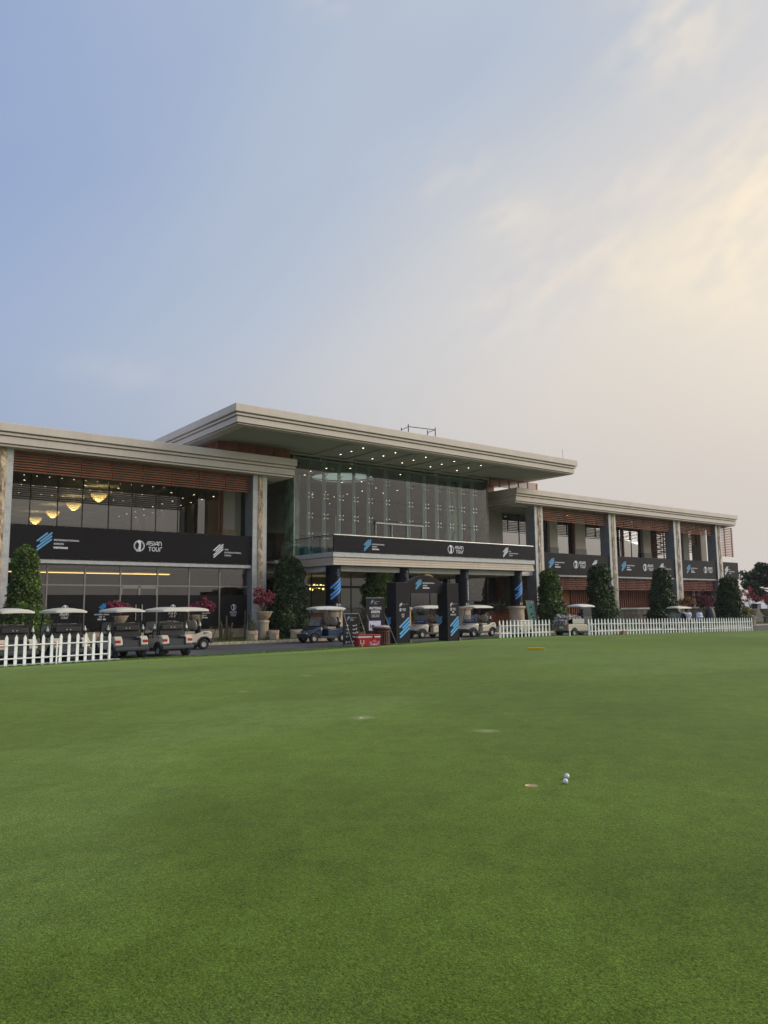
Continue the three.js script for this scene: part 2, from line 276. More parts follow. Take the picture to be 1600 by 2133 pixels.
  for (const [hx, hz] of HOLES) {
    const y = greenY(hx, hz), o = thing('golf_hole', hx < 5.5 ? 'putting cup with pale sunlit liner beside the two golf balls' : 'distant putting cup ringed by pale worn turf in mid green', 'hole', [hx, y, hz]);
    M.cup = M.cup || std([0.88, 0.76, 0.52], 0.7, { side: THREE.DoubleSide }); M.cupSoil = M.cupSoil || std([0.82, 0.68, 0.42], 0.9, { side: THREE.DoubleSide });
    const ring = new THREE.CylinderGeometry(0.054, 0.054, 0.03, 28, 1, true); ring.translate(0, -0.0155, 0); mesh('soil_ring', ring, M.cupSoil, o);
    const c = new THREE.CylinderGeometry(0.0535, 0.0535, 0.10, 28, 1, true); c.translate(0, -0.081, 0); mesh('cup_liner', c, M.cup, o);
    const b = new THREE.CircleGeometry(0.0535, 28); b.rotateX(-Math.PI / 2); b.translate(0, -0.131, 0); mesh('cup_bottom', b, M.cup, o);
  }
}
// longer blades along the collar and the kerb edge
{
  const r = rng(77), blade = new THREE.BufferGeometry();
  blade.setAttribute('position', new THREE.Float32BufferAttribute([-0.006, 0, 0, 0.006, 0, 0, 0.003, 0.03, 0.01, -0.008, 0, 0.012, 0.004, 0, 0.012, -0.006, 0.026, 0.0], 3)); blade.computeVertexNormals();
  const n = 26000, im = new THREE.InstancedMesh(blade, std([1, 1, 1], 0.9, { side: THREE.DoubleSide }), n), m = new THREE.Matrix4(), q = new THREE.Quaternion(), e = new THREE.Euler(), c = new THREE.Color();
  for (let i = 0; i < n; i++) {
    const bed = i % 4 === 0, x = bed ? mix(13, 76, r()) : mix(3, 56, Math.pow(r(), 1.3)), z = bed ? -35.2 - 3.0 * Math.pow(r(), 2) : edgeZ(x) + 0.02 + 0.8 * Math.pow(r(), 2.4), s = bed ? 2 + r() * 2.2 : 0.8 + r() * 1.1;
    const y = bed ? roadY(x) + 0.10 : Math.max(greenY(x, z), roadY(x)) - 0.005;
    e.set((r() - 0.5) * 0.9, r() * 6.28, (r() - 0.5) * 0.9); q.setFromEuler(e); m.compose(new THREE.Vector3(x, y, z), q, new THREE.Vector3(s * 1.3, s, s * 1.3)); im.setMatrixAt(i, m);
    const t = 0.75 + r() * 0.5; c.setRGB(0.13 * t, 0.205 * t, 0.036 * t); im.setColorAt(i, c);
  }
  im.name = 'grass_blades'; im.castShadow = im.receiveShadow = true; tag(im, 'longer grass blades along kerb and collar edge', 'grass', null, 'stuff'); scene.add(im);
}
// ------------------------------------------------------------------ printed graphics
const BLUE = '#6fb0dd', INK = '#1e1c20', WHITE = '#e9ebf2';
function canvas(w, h, bg) { const c = document.createElement('canvas'); c.width = w; c.height = h; const x = c.getContext('2d'); if (bg) { x.fillStyle = bg; x.fillRect(0, 0, w, h); } return [c, x]; }
function texOf(c) { const t = new THREE.CanvasTexture(c); t.colorSpace = THREE.SRGBColorSpace; t.anisotropy = 8; return t; }
const printMat = (c, o = {}) => new THREE.MeshPhysicalMaterial({ map: texOf(c), roughness: 0.7, specularIntensity: 0.35, ...o });
function bars(x, px, py, h, color) {   // the slanted four-bar emblem, h tall
  x.strokeStyle = color; x.lineCap = 'round'; x.lineWidth = h * 0.085;
  for (const [a, b, c, d] of [[0.05, 0.48, 0.52, 0.07], [0.21, 0.52, 0.75, 0.05], [0.06, 0.80, 0.74, 0.22], [0.07, 0.95, 0.74, 0.39]]) { x.beginPath(); x.moveTo(px + a * h, py + b * h); x.lineTo(px + c * h, py + d * h); x.stroke(); }
}
function words(x, px, py, size, lines, color, boldLast, stretch = 1.22, align = 'left') {
  x.fillStyle = color; x.textAlign = align; x.textBaseline = 'middle';
  lines.forEach((t, i) => { x.save(); x.translate(px, py + i * size * 1.5); x.scale(stretch, 1); x.font = 'bold ' + size + 'px sans-serif'; x.fillText(t, 0, 0); if (boldLast && i === lines.length - 1) { x.strokeStyle = color; x.lineWidth = size * 0.09; x.lineJoin = 'round'; x.strokeText(t, 0, 0); } x.restore(); });
}
const L3 = ['INTERNATIONAL', 'SERIES', 'VIETNAM'], T3 = ['THE', 'INTERNATIONAL', 'SERIES'];
function seriesMark(x, px, py, h, blue, stack) {   // bars with three lines of words right of them
  bars(x, px, py, h, blue ? BLUE : WHITE);
  words(x, px + h * 0.86, py + h * 0.40, h * 0.135, blue ? L3 : T3, WHITE, blue);
}
function golferRing(x, cx, cy, r) {
  x.lineWidth = r * 0.24; x.strokeStyle = '#9c9ca2'; x.beginPath(); x.arc(cx, cy, r * 0.86, 0, 7); x.stroke();
  x.strokeStyle = WHITE; x.lineWidth = r * 0.10; x.beginPath(); x.arc(cx, cy, r * 0.97, 0, 7); x.stroke();
  x.fillStyle = WHITE; x.beginPath(); x.moveTo(cx - r * 0.55, cy + r * 1.05); x.quadraticCurveTo(cx - r * 0.05, cy + r * 0.5, cx - r * 0.05, cy - r * 0.35); x.lineTo(cx - r * 0.42, cy - r * 0.78); x.lineTo(cx - r * 0.25, cy - r * 1.05); x.quadraticCurveTo(cx + r * 0.25, cy - r * 1.1, cx + r * 0.30, cy - r * 0.7); x.quadraticCurveTo(cx + r * 0.38, cy, cx + r * 0.24, cy + r * 1.05); x.lineTo(cx + r * 0.02, cy + r * 1.05); x.lineTo(cx - r * 0.05, cy + r * 0.55); x.lineTo(cx - r * 0.32, cy + r * 1.05); x.closePath(); x.fill();
  x.beginPath(); x.arc(cx + r * 0.02, cy - r * 0.92, r * 0.17, 0, 7); x.fill();
}
function strokeWord(x, text, px, py, h, gap = 0.24) {   // rounded single-line capitals, h tall
  x.strokeStyle = WHITE; x.lineWidth = h * 0.19; x.lineCap = 'butt'; x.lineJoin = 'round'; let ox = px;
  for (const ch of text) {
    const w = { I: 0.06 }[ch] ?? 0.78, X = (u) => ox + u * h, Y = (v) => py + v * h; x.beginPath();
    if (ch === 'A') { x.moveTo(X(0), Y(1)); x.quadraticCurveTo(X(0.28), Y(0), X(0.6), Y(0)); x.lineTo(X(0.74), Y(0)); x.lineTo(X(0.74), Y(1)); x.moveTo(X(0.26), Y(0.66)); x.lineTo(X(0.74), Y(0.66)); }
    if (ch === 'S') { x.moveTo(X(0.74), Y(0)); x.lineTo(X(0.28), Y(0)); x.quadraticCurveTo(X(0.02), Y(0), X(0.02), Y(0.24)); x.quadraticCurveTo(X(0.02), Y(0.48), X(0.28), Y(0.5)); x.lineTo(X(0.5), Y(0.52)); x.quadraticCurveTo(X(0.74), Y(0.54), X(0.74), Y(0.76)); x.quadraticCurveTo(X(0.74), Y(1), X(0.5), Y(1)); x.lineTo(X(0.02), Y(1)); }
    if (ch === 'I') { x.moveTo(X(0.03), Y(-0.08)); x.lineTo(X(0.03), Y(1.08)); }
    if (ch === 'N') { x.moveTo(X(0.04), Y(1.08)); x.lineTo(X(0.04), Y(0)); x.lineTo(X(0.3), Y(0)); x.quadraticCurveTo(X(0.76), Y(0), X(0.76), Y(0.6)); x.lineTo(X(0.76), Y(1.08)); }
    if (ch === 'T') { x.moveTo(X(0), Y(0)); x.lineTo(X(0.8), Y(0)); x.moveTo(X(0.4), Y(0)); x.lineTo(X(0.4), Y(1.08)); }
    if (ch === 'O') { x.ellipse(X(0.4), Y(0.5), h * 0.4, h * 0.5, 0, 0, 7); }
    if (ch === 'U') { x.moveTo(X(0.04), Y(-0.08)); x.lineTo(X(0.04), Y(0.55)); x.quadraticCurveTo(X(0.04), Y(1), X(0.4), Y(1)); x.quadraticCurveTo(X(0.76), Y(1), X(0.76), Y(0.55)); x.lineTo(X(0.76), Y(-0.08)); }
    if (ch === 'r') { x.moveTo(X(0.06), Y(1.08)); x.lineTo(X(0.06), Y(0.5)); x.quadraticCurveTo(X(0.06), Y(0), X(0.45), Y(0)); x.lineTo(X(0.74), Y(0)); }
    x.stroke(); ox += (w + gap) * h;
  }
  return ox;
}
function tourMark(x, px, py, h) { golferRing(x, px + h * 0.5, py + h * 0.5, h * 0.46); strokeWord(x, 'ASIAN', px + h * 1.12, py + h * 0.10, h * 0.32); strokeWord(x, 'TOUr', px + h * 1.30, py + h * 0.58, h * 0.32); }
function tourStack(x, cx, py, h) { golferRing(x, cx, py + h * 0.27, h * 0.27); strokeWord(x, 'ASIAN', cx - h * 0.40, py + h * 0.62, h * 0.17); strokeWord(x, 'TOUr', cx - h * 0.33, py + h * 0.86, h * 0.17); }
function seriesStack(x, cx, py, h, blue = true) { bars(x, cx - h * 0.2, py, h * 0.58, blue ? '#2f9ae6' : WHITE); words(x, cx, py + h * 0.70, h * 0.10, L3, WHITE, true, 1.2, 'center'); }
// plane that faces +z, from x0..x1, y0..y1 at z
function facing(x0, x1, y0, y1, z) { const g = new THREE.PlaneGeometry(x1 - x0, y1 - y0); g.translate((x0 + x1) / 2, (y0 + y1) / 2, z); return g; }
// a stretched vinyl banner: slightly wavy sheet with thickness, print on the front
function vinyl(name, label, x0, x1, y0, y1, z, c, group) {
  const o = thing(name, label, 'banner', [(x0 + x1) / 2, y0, z], 0, group), w = x1 - x0, h = y1 - y0;
  const g = new THREE.PlaneGeometry(w, h, 90, 14), p = g.attributes.position;
  for (let i = 0; i < p.count; i++) { const u = p.getX(i), v = p.getY(i), e = smooth(w / 2, w / 2 - 0.5, Math.abs(u)) * smooth(h / 2, h / 2 - 0.25, Math.abs(v)); p.setZ(i, e * 0.03 * (fbm(u * 0.7 + x0, v * 0.5, 401, 3) - 0.4)); }
  g.translate(0, h / 2, 0.012); g.computeVertexNormals(); mesh('printed_sheet', g, printMat(c), o);
  mesh('backing_frame', [bx(-w / 2, w / 2, 0, h, -0.05, -0.012)], M.black, o);
  const bolt = new THREE.SphereGeometry(0.018, 6, 4);
  const ties = []; for (let u = -w / 2 + 0.1; u < w / 2; u += 0.6) ties.push(move(bolt.clone(), u, 0.04, 0.014), move(bolt.clone(), u, h - 0.04, 0.014)); mesh('eyelets', ties, M.frame, o);
  return o;
}
// ------------------------------------------------------------------ clubhouse
const CAT = 'building';
const wingL = thing('clubhouse_wing', 'two-storey clubhouse wing with one wide bay, chandeliers upstairs and dark shop windows below', CAT);
const hall = thing('clubhouse_hall', 'taller glass-fronted clubhouse hall with overhanging flat roof and balcony', CAT);
const wingR = thing('clubhouse_wing', 'long clubhouse wing of four bays with open terrace at its far end', CAT);

function cornice(b, x0, x1, top, zf, zb, xi0, xi1, ys) {   // stacked fascia steps, each set back under the one above
  const c = new THREE.Group(); c.name = 'cornice'; b.add(c);
  const names = ['top_fascia', 'fillet', 'lower_fascia', 'bead'];
  let y1 = top; ys.forEach((y0, i) => {   // a shadow gap of 4 cm parts each step from the next
    const s = [0, 0.10, 0.18, 0.27][i], gap = i && i < 3 ? 0.042 : i ? 0.03 : 0, g = rbx(x0 + s * xi0, x1 - s * xi1, y0, y1 - gap, zb, zf - s, i < 1 ? 0.03 : 0.012, 2); mesh(names[i], g, M.cream, c);
    if (gap) mesh('shadow_gap', bx(x0 + (s + 0.13) * xi0, x1 - (s + 0.13) * xi1, y1 - gap - 0.01, y1 + 0.01, zb + 0.1, zf - s - 0.13), M.cream, c); y1 = y0; });
  return c;
}
cornice(wingL, -14, 22.94, 10.27, -37.6, -68, 0, 0.38, [9.87, 9.71, 9.34, 9.22]);
cornice(wingR, 41.41, 72.75, 10.27, -37.6, -52, 0.5, 0.5, [9.87, 9.71, 9.34, 9.22]);
cornice(hall, 17.16, 43.88, 11.94, -34.0, -64, 1, 1, [11.53, 11.37, 11.03, 10.95]);

// split-face granite column: smooth strips either side of a rough one
function splitFace(w, h, d, seed) {
  const ny = Math.round(h / 0.09), nx = 6, g = new THREE.BoxGeometry(w, h, d, nx, ny, 2), p = g.attributes.position;
  for (let i = 0; i < p.count; i++) if (p.getZ(i) > 0.01) {
    const x = p.getX(i), y = p.getY(i), e = Math.abs(x) > w / 2 - 0.01 ? 0.35 : 1;
    const big = fbm(x * 5 + seed, y * 2.4, 501 + seed, 3), chip = fbm(x * 16, y * 11, 502 + seed, 2);
    p.setZ(i, p.getZ(i) + e * ((big - 0.45) * 0.24 + (chip - 0.5) * 0.10)); if (e < 1) p.setX(i, x + (chip - 0.5) * 0.03);
  }
  const n = uvm(toCreasedNormals(g, 0.6)); return n;
}
function column(b, x0, x1, y0, y1, zf, seed, two) {
  const w = x1 - x0, c = new THREE.Group(); c.name = 'column'; b.add(c);
  const a = x0 + w * 0.36, e = x0 + w * 0.70;
  mesh('smooth_strip', bx(x0, a, y0, y1, zf - 0.9, zf), M.granite, c);
  mesh('smooth_strip', bx(e, x1, y0, y1, zf - 0.9, zf), M.granite, c);
  mesh('core', bx(a + 0.002, e - 0.002, y0, y1, zf - 0.88, zf - 0.10), M.graniteGrey, c);
  const g = splitFace(e - a - 0.02, y1 - y0, 0.14, seed); g.translate((a + e) / 2, (y0 + y1) / 2, zf - 0.03); mesh('rough_strip', g, M.rough, c);
  mesh('side_cladding', bx(x0 - 0.012, x0 - 0.002, y0, y1 - 0.002, zf - 0.9, zf - 0.004), M.graniteGrey, c);
  // battered foot
  const f = prism([[-w / 2 - 0.10, 0], [w / 2 + 0.10, 0], [w / 2 + 0.01, 0.9], [-w / 2 - 0.01, 0.9]], 1.0, 0.02); f.translate((x0 + x1) / 2, y0, zf - 0.42); mesh('foot', uvm(f.toNonIndexed ? f : f), M.granite, c);
}
column(wingL, 7.05, 8.03, 0.1, 9.40, -38.3, 3); column(wingL, 20.48, 21.36, 0.1, 9.40, -38.3, 8); column(wingL, -6.0, -5.0, 0.1, 9.40, -38.3, 5);
const COLS = [[44.05, 44.97], [53.12, 54.06], [62.62, 63.66], [69.72, 70.72]];
COLS.forEach(([a, b], i) => column(wingR, a, b, roadY(a) + 0.05, 9.40, -38.3, 11 + i));

function louver(b, x0, x1, y0, y1, z, n, panels, mat, barMat = mat, slatH = 0.062, tilt = 0.15) {
  const g = new THREE.Group(); g.name = 'louver'; b.add(g);
  const pw = (x1 - x0) / panels, sg = rbx(-pw / 2 + 0.02, pw / 2 - 0.02, -slatH / 2, slatH / 2, -0.06, 0.06, 0.008, 1); sg.rotateX(tilt);
  const bar = bx(-0.022, 0.022, 0, y1 - y0, -0.05, 0.05);
  for (let p = 0; p < panels; p++) for (let k = 0; k < n; k++) { const s = mesh('slat', sg, mat, g); s.position.set(x0 + pw * (p + 0.5), y0 + (y1 - y0) * (k + 0.5) / n, z); }
  for (let p = 0; p <= panels; p++) { const s = mesh('bar', bar, barMat, g); s.position.set(x0 + pw * p, y0, z - 0.085); }
  return g;
}
louver(wingL, 8.06, 20.44, 8.20, 9.20, -38.62, 8, 8, M.slat);
louver(wingL, -4.9, 7.0, 8.20, 9.20, -38.62, 8, 8, M.slat);
const bays = [[45.0, 53.1, 6], [54.1, 62.6, 6], [63.7, 69.7, 4]];
for (const [a, b, n] of bays) { louver(wingR, a, b, 8.18, 9.20, -38.62, 7, n, M.slat); louver(wingR, a, b, 2.95, 3.95, -38.72, 7, n, M.slatPink); }
louver(wingR, 70.75, 73.4, 6.3, 9.2, -38.62, 18, 2, M.slat, M.slat, 0.085); louver(wingR, 70.75, 72.3, 2.95, 3.95, -38.72, 7, 1, M.slatPink);
louver(hall, 18.4, 22.9, 10.29, 10.94, -38.4, 9, 4, M.slat); louver(hall, 39.56, 44.6, 10.29, 10.94, -38.4, 9, 5, M.slat, M.slat, 0.04, 0.2);
{ const l = louver(hall, 0, 12, 10.29, 10.94, 0, 9, 6, M.slat); l.rotation.y = Math.PI / 2; l.position.set(18.4, 0, -38.4); }

// ---- helper for glazing: panes with a thin joint, each a mesh of its own
const paneCache = {};
function paneGeo(w, h, t = 0) { const k = w.toFixed(3) + h.toFixed(3); return paneCache[k] || (paneCache[k] = new THREE.PlaneGeometry(w, h)); }
function glazing(b, name, xs, ys, z, mat, o = {}) {
  const g = new THREE.Group(); g.name = name; b.add(g); const gap = o.gap ?? 0.012;
  for (let i = 0; i < xs.length - 1; i++) for (let j = 0; j < ys.length - 1; j++) { if (o.skip?.(i, j)) continue; const w = xs[i + 1] - xs[i] - gap, h = ys[j + 1] - ys[j] - gap; const p = mesh('pane', paneGeo(w, h), mat, g); p.position.set((xs[i] + xs[i + 1]) / 2, (ys[j] + ys[j + 1]) / 2, z); }
  const fm = o.frame; if (fm) {
    const t = o.t ?? 0.03, d = o.d ?? 0.06;
    for (const x of xs) mesh('mullion', bx(x - t, x + t, ys[0], ys[ys.length - 1], z - d, z + d), fm, g);
    if (o.transoms !== false) ys.forEach((y, j) => { for (let i = 0; i < xs.length - 1; i++) { mesh('transom', bx(xs[i] + t, xs[i + 1] - t, y - t, y + t, z - d * 0.9, z + d * 0.9), fm, g); } });
  }
  return g;
}
function downlight(b, x, y, z, r = 0.075, power = 0) {
  const d = mesh('downlight', lathe([[0, -0.004], [r * 0.72, -0.004]], 14), M.lampGlow, b); d.position.set(x, y, z);
  const t = mesh('trim', new THREE.TorusGeometry(r * 0.88, r * 0.16, 6, 16).rotateX(Math.PI / 2), M.frame, d);
  if (power) { const s = new THREE.SpotLight(new THREE.Color(1, 0.84, 0.58), power, 0, 1.05, 0.8, 2); s.position.set(x, y - 0.03, z); s.target.position.set(x, y - 4, z); s.castShadow = true; s.shadow.radius = 3; scene.add(s, s.target); }
}

// ---- left wing: rooms
{
  const b = wingL;
  mesh('floor_slab', [bx(-14, 20.47, 3.98, 4.30, -60, -38.66)], M.whitePaint, b);
  mesh('spandrel', bx(8.04, 20.46, 3.96, 4.14, -38.64, -38.42), M.granite, b); mesh('spandrel', bx(-4.9, 7.0, 3.96, 4.14, -38.64, -38.42), M.granite, b);
  mesh('upper_floor', bx(-14, 22.3, 4.302, 4.36, -66, -38.7), M.floorIn, b);
  // deep loggia behind the columns, then the glazed upper room
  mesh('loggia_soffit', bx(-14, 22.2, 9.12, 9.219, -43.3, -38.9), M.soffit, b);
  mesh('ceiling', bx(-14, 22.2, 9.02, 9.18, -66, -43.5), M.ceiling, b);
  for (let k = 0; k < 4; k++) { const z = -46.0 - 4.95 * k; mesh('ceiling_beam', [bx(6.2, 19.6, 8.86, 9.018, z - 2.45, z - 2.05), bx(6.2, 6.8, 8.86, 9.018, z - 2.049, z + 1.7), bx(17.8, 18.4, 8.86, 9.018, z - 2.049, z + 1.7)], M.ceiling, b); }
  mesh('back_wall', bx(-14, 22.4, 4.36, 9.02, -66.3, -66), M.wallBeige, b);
  mesh('lower_back_wall', bx(-14, 21.4, 0.4, 3.98, -52.3, -52), M.wallBeige, b);
  mesh('side_wall', bx(22.2, 22.4, 4.36, 9.22, -66, -43.5), M.wallBeige, b); mesh('side_wall', bx(21.1, 21.35, 0.3, 4.3, -60, -42.4), M.wallBeige, b);
  mesh('side_wall', bx(-14.3, -14, 0.3, 9.22, -66, -38.5), M.wallBeige, b);
  for (let k = 0; k < 5; k++) mesh('curtain', wavy(21.95, 4.4, 8.9, -50 - k * 2.8, -48.4 - k * 2.8), M.curtain, b);
  const ux = [7.2, 8.6, 9.99, 11.39, 12.70, 14.13, 15.44, 16.86, 18.21, 19.96];
  glazing(b, 'upper_window', ux, [4.36, 6.3, 9.0], -43.4, M.glassUpper, { frame: M.frameDark, t: 0.018, d: 0.04, transoms: false });
  glazing(b, 'upper_window', [-9, -7, -4.9, -2.9, -0.9, 1.1, 3.1, 5.1, 7.2], [4.36, 9.0], -43.4, M.glassUpper, { frame: M.frameDark, t: 0.018, d: 0.04 });
  mesh('window_head', bx(-10, 21.1, 8.98, 9.118, -43.5, -43.3), M.wallBeige, b);
  mesh('door_post', bx(20.98, 21.08, 4.36, 9.0, -43.5, -43.3), M.slat, b); mesh('door_panel', bx(20.1, 20.6, 4.4, 8.3, -45.4, -45.3), M.wood, b); mesh('door_jamb', bx(20.7, 20.84, 4.4, 8.4, -45.2, -44.9), M.wallBeige, b);
  mesh('pier', bx(21.12, 21.9, 6.6, 9.1, -44.0, -43.32), M.cream, b); mesh('pier_base', bx(21.09, 22.05, 4.36, 6.598, -44.05, -43.27), M.rough, b); mesh('pier_side', bx(21.902, 22.19, 6.6, 9.1, -44.0, -43.45), M.wallBeige, b);
  const K = 1.0756;   // the ceiling grid
  [[9.54, -42.76], [12.63, -42.79], [14.43, -42.79], [11.4, -45.2], [15.77, -45.2], [11.4, -50.06], [15.79, -50.04], [17.51, -42.75]].forEach(([x, z], i) => downlight(b, x * K, 9.015, z * K, 0.10, i % 3 === 0 ? 1.2 : 0));
  for (const x of [18.95, 20.2]) for (let k = 0; k < 9; k++) downlight(b, x * K, 9.015, (-42.8 - k * 1.63) * K, 0.09, x < 19 && k % 4 === 1 ? 1.2 : 0);
  for (let r = 0; r < 3; r++) for (let k = 0; k < 14; k++) mesh('spark_light', new THREE.CircleGeometry(0.028, 8).rotateX(Math.PI / 2), M.lampGlow, b).position.set(9.2 + k * 0.65, 9.01, -44.3 - r * 3.5);
  // ground floor shop front
  const lx = [8.10, 9.85, 11.60, 13.34, 15.26, 17.00, 18.76, 20.46];
  mesh('lower_floor', bx(-14, 21.4, 0.28, 0.40, -52, -38.6), M.floorIn, b); mesh('plinth', bx(-5, 20.47, 0.0, 0.62, -39.2, -38.55), M.planter, b);
  mesh('lower_ceiling', bx(-14, 21.1, 3.80, 3.979, -52, -39.0), M.ceiling, b);
  glazing(b, 'shop_window', lx, [0.64, 2.95, 3.94], -38.82, M.glassGrey, { frame: M.frame, t: 0.035, d: 0.05, skip: (i, j) => i === 3 && j === 0 });
  glazing(b, 'shop_window', [-4.9, -2.9, -0.9, 1.1, 3.1, 5.1, 7.0], [0.64, 2.95, 3.94], -38.82, M.glassGrey, { frame: M.frame, t: 0.035, d: 0.05 });
  const door = glazing(b, 'shop_door', [13.38, 14.32, 15.22], [0.64, 2.86], -38.80, M.glassGrey, { frame: M.frame, t: 0.06, d: 0.05 });
  for (const s of [-0.1, 0.1]) mesh('handle', rod([14.30 + s * 1.6, 1.2, -38.70], [14.30 + s * 1.6, 2.0, -38.70], 0.018), M.steel, door);
  const marks = ['t', 's', null, 't', 's', 't'], idx = [1, 2, 3, 4, 5, 6];
  idx.forEach((i, k) => {
    const w = lx[i + 1] - lx[i] - 0.09, h = 1.62, [c, x] = canvas(256, 240, '#1d1c1f');
    if (marks[k] === 't') tourStack(x, 128, 74, 92); if (marks[k] === 's') seriesStack(x, 128, 60, 118);
    const f = mesh('window_film', facing(lx[i] + 0.045, lx[i + 1] - 0.045, 0.86, 2.48, i === 3 ? -38.745 : -38.765), printMat(c, { roughness: 0.4 }), b);
  });
  // cove strip under the ceiling, lit
  const strip = mesh('cove_lamp', [bx(9, 15.5, 3.72, 3.76, -43.2, -43.05), bx(15.5, 17.6, 3.72, 3.76, -43.2, -42.9)], M.lampWarm, b);
  const ra = new THREE.RectAreaLight(new THREE.Color(1, 0.7, 0.35), 3, 8, 0.15); ra.position.set(13.3, 3.70, -43.12); ra.lookAt(13.3, 0, -43.12); scene.add(ra);
  for (const [x, z] of [[9.9, -39.9], [12.6, -39.9], [16.0, -40.1], [18.5, -39.8], [15.9, -44], [18, -42]]) downlight(b, x, 3.795, z, 0.08, 0.8);
  for (let k = 0; k < 6; k++) mesh('display_stand', [rbx(9 + k * 1.9, 9.9 + k * 1.9, 0.4, 1.3 + (k % 2) * 0.5, -45.4, -44.8, 0.03)], k % 2 ? M.woodLight : M.wallBeige, b);
}
function wavy(x, y0, y1, z0, z1) { const g = new THREE.PlaneGeometry(Math.abs(z1 - z0), y1 - y0, 40, 1), p = g.attributes.position; for (let i = 0; i < p.count; i++) p.setZ(i, 0.06 * Math.sin(p.getX(i) * 22)); g.rotateY(-Math.PI / 2); g.translate(x, (y0 + y1) / 2, (z0 + z1) / 2); g.computeVertexNormals(); return g; }

// ---- hall
{
  const b = hall, X0 = 23.43, X1 = 39.5, ZG = -38.8;
  // soffit with shallow beams
  for (let k = 0; k < 6; k++) mesh('soffit_beam', bx(24.6 + 2.42 * k, 25.1 + 2.42 * k, 10.86, 10.949, -38.7, -35.0), M.soffitBeam, b);
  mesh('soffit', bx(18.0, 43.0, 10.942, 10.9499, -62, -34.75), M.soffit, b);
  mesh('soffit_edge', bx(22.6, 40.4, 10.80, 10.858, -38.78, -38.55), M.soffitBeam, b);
  for (let i = 0; i < 5; i++) [-37.72, -36.6, -35.42].forEach((z, k) => downlight(b, 26.05 + 2.4 * i, 10.94, z, 0.075, k === 1 ? 2.0 : 0));
  // point-fixed glass wall
  const gx = [23.43, 24.6, 25.7, 26.83, 27.96, 29.09, 30.48, 32.42, 33.82, 34.93, 36.05, 37.15, 38.32, 39.5], gy = [4.80, 6.02, 7.24, 8.46, 9.70, 10.93];
  glazing(b, 'curtain_wall', gx, gy, ZG, M.glass);
  const zs = [-38.8, -41.0, -43.4, -45.8, -48.2];
  const side = new THREE.Group(); side.name = 'curtain_wall'; b.add(side);
  for (let i = 0; i < 4; i++) for (let j = 0; j < 5; j++) { const p = mesh('pane', paneGeo(zs[i] - zs[i + 1] - 0.012, gy[j + 1] - gy[j] - 0.012), M.glass, side); p.position.set(X0, (gy[j] + gy[j + 1]) / 2, (zs[i] + zs[i + 1]) / 2); p.rotation.y = -Math.PI / 2; }
  const arm = []; for (const [sx, sy] of [[1, 1], [-1, 1], [1, -1], [-1, -1]]) { arm.push(rod([0, 0, -0.16], [sx * 0.13, sy * 0.13, -0.03], 0.022, 6)); const d = new THREE.CylinderGeometry(0.032, 0.032, 0.024, 12).rotateX(Math.PI / 2); d.translate(sx * 0.13, sy * 0.13, 0.012); arm.push(d); } arm.push(rod([0, 0, -0.42], [0, 0, -0.14], 0.022, 6));
  const spider = merge(arm);
  for (let i = 1; i < gx.length - 1; i++) {
    mesh('glass_fin', bx(gx[i] - 0.010, gx[i] + 0.010, 4.8, 10.9, ZG - 0.42, ZG - 0.06), M.fin, b);
    for (let j = 1; j < gy.length - 1; j++) mesh('spider_clamp', spider, M.steel, b).position.set(gx[i], gy[j], ZG);
  }
  const dr = new THREE.Group(); dr.name = 'balcony_door'; b.add(dr); mesh('door_header', rbx(29.4, 33.4, 7.02, 7.13, ZG + 0.05, ZG + 0.16, 0.01, 1), M.whitePaint, dr); mesh('door_cover', bx(29.3, 33.5, 7.131, 7.17, ZG + 0.05, ZG + 0.20), M.frameDark, dr);
  for (const x of [29.45, 30.75, 32.05, 33.35]) mesh('door_stile', bx(x - 0.014, x + 0.014, 4.78, 7.02, ZG + 0.06, ZG + 0.10), M.fin, dr); mesh('door_sensor', rbx(31.3, 31.55, 7.171, 7.23, ZG + 0.06, ZG + 0.16, 0.01, 1), M.frame, dr);
  mesh('corner_post', [rod([X0 + 0.02, 4.8, ZG + 0.01], [X0 + 0.02, 10.93, ZG + 0.01], 0.02)], M.fin, b);
  // inside
  mesh('hall_ceiling', (() => { const s = new THREE.Shape([[X0, 38.9], [X1, 38.9], [X1, 58], [X0, 58]].map((p) => new THREE.Vector2(...p))); const h = new THREE.Path(); h.absellipse(29.95, 43.1, 2.15, 2.0, 0, 7, true); s.holes.push(h); const g = new THREE.ExtrudeGeometry(s, { depth: 0.1, bevelEnabled: false, curveSegments: 40 }); g.rotateX(-Math.PI / 2); g.rotateY(0); g.translate(0, 10.62, 0); return g; })(), M.ceiling, b);
  mesh('oculus_lamp', (() => { const g = new THREE.CylinderGeometry(2.3, 2.3, 0.05, 40); g.translate(29.95, 10.86, -43.1); return g; })(), M.skyPanel, b); { const ra = new THREE.RectAreaLight(new THREE.Color(0.85, 1, 0.94), 0.25, 3.8, 3.8); ra.position.set(29.95, 10.82, -43.1); ra.lookAt(29.95, 0, -43.1); scene.add(ra); }
  mesh('oculus_ring', (() => { const g = new THREE.TorusGeometry(2.45, 0.06, 8, 48).rotateX(Math.PI / 2); g.translate(29.95, 10.60, -43.1); return g; })(), M.ceiling, b);
  for (const [x, z] of [[26.07, -39.66], [26.96, -40.65], [28.22, -39.78], [32.31, -39.74], [26.69, -42.09], [27.14, -43.54], [28.17, -44.61], [29.59, -45.02], [30.95, -44.67], [31.94, -43.65], [32.31, -42.3], [31.95, -40.86]]) downlight(b, x, 10.615, z, 0.09, x > 31.9 && z > -41 || x < 26.5 ? 1.2 : 0);
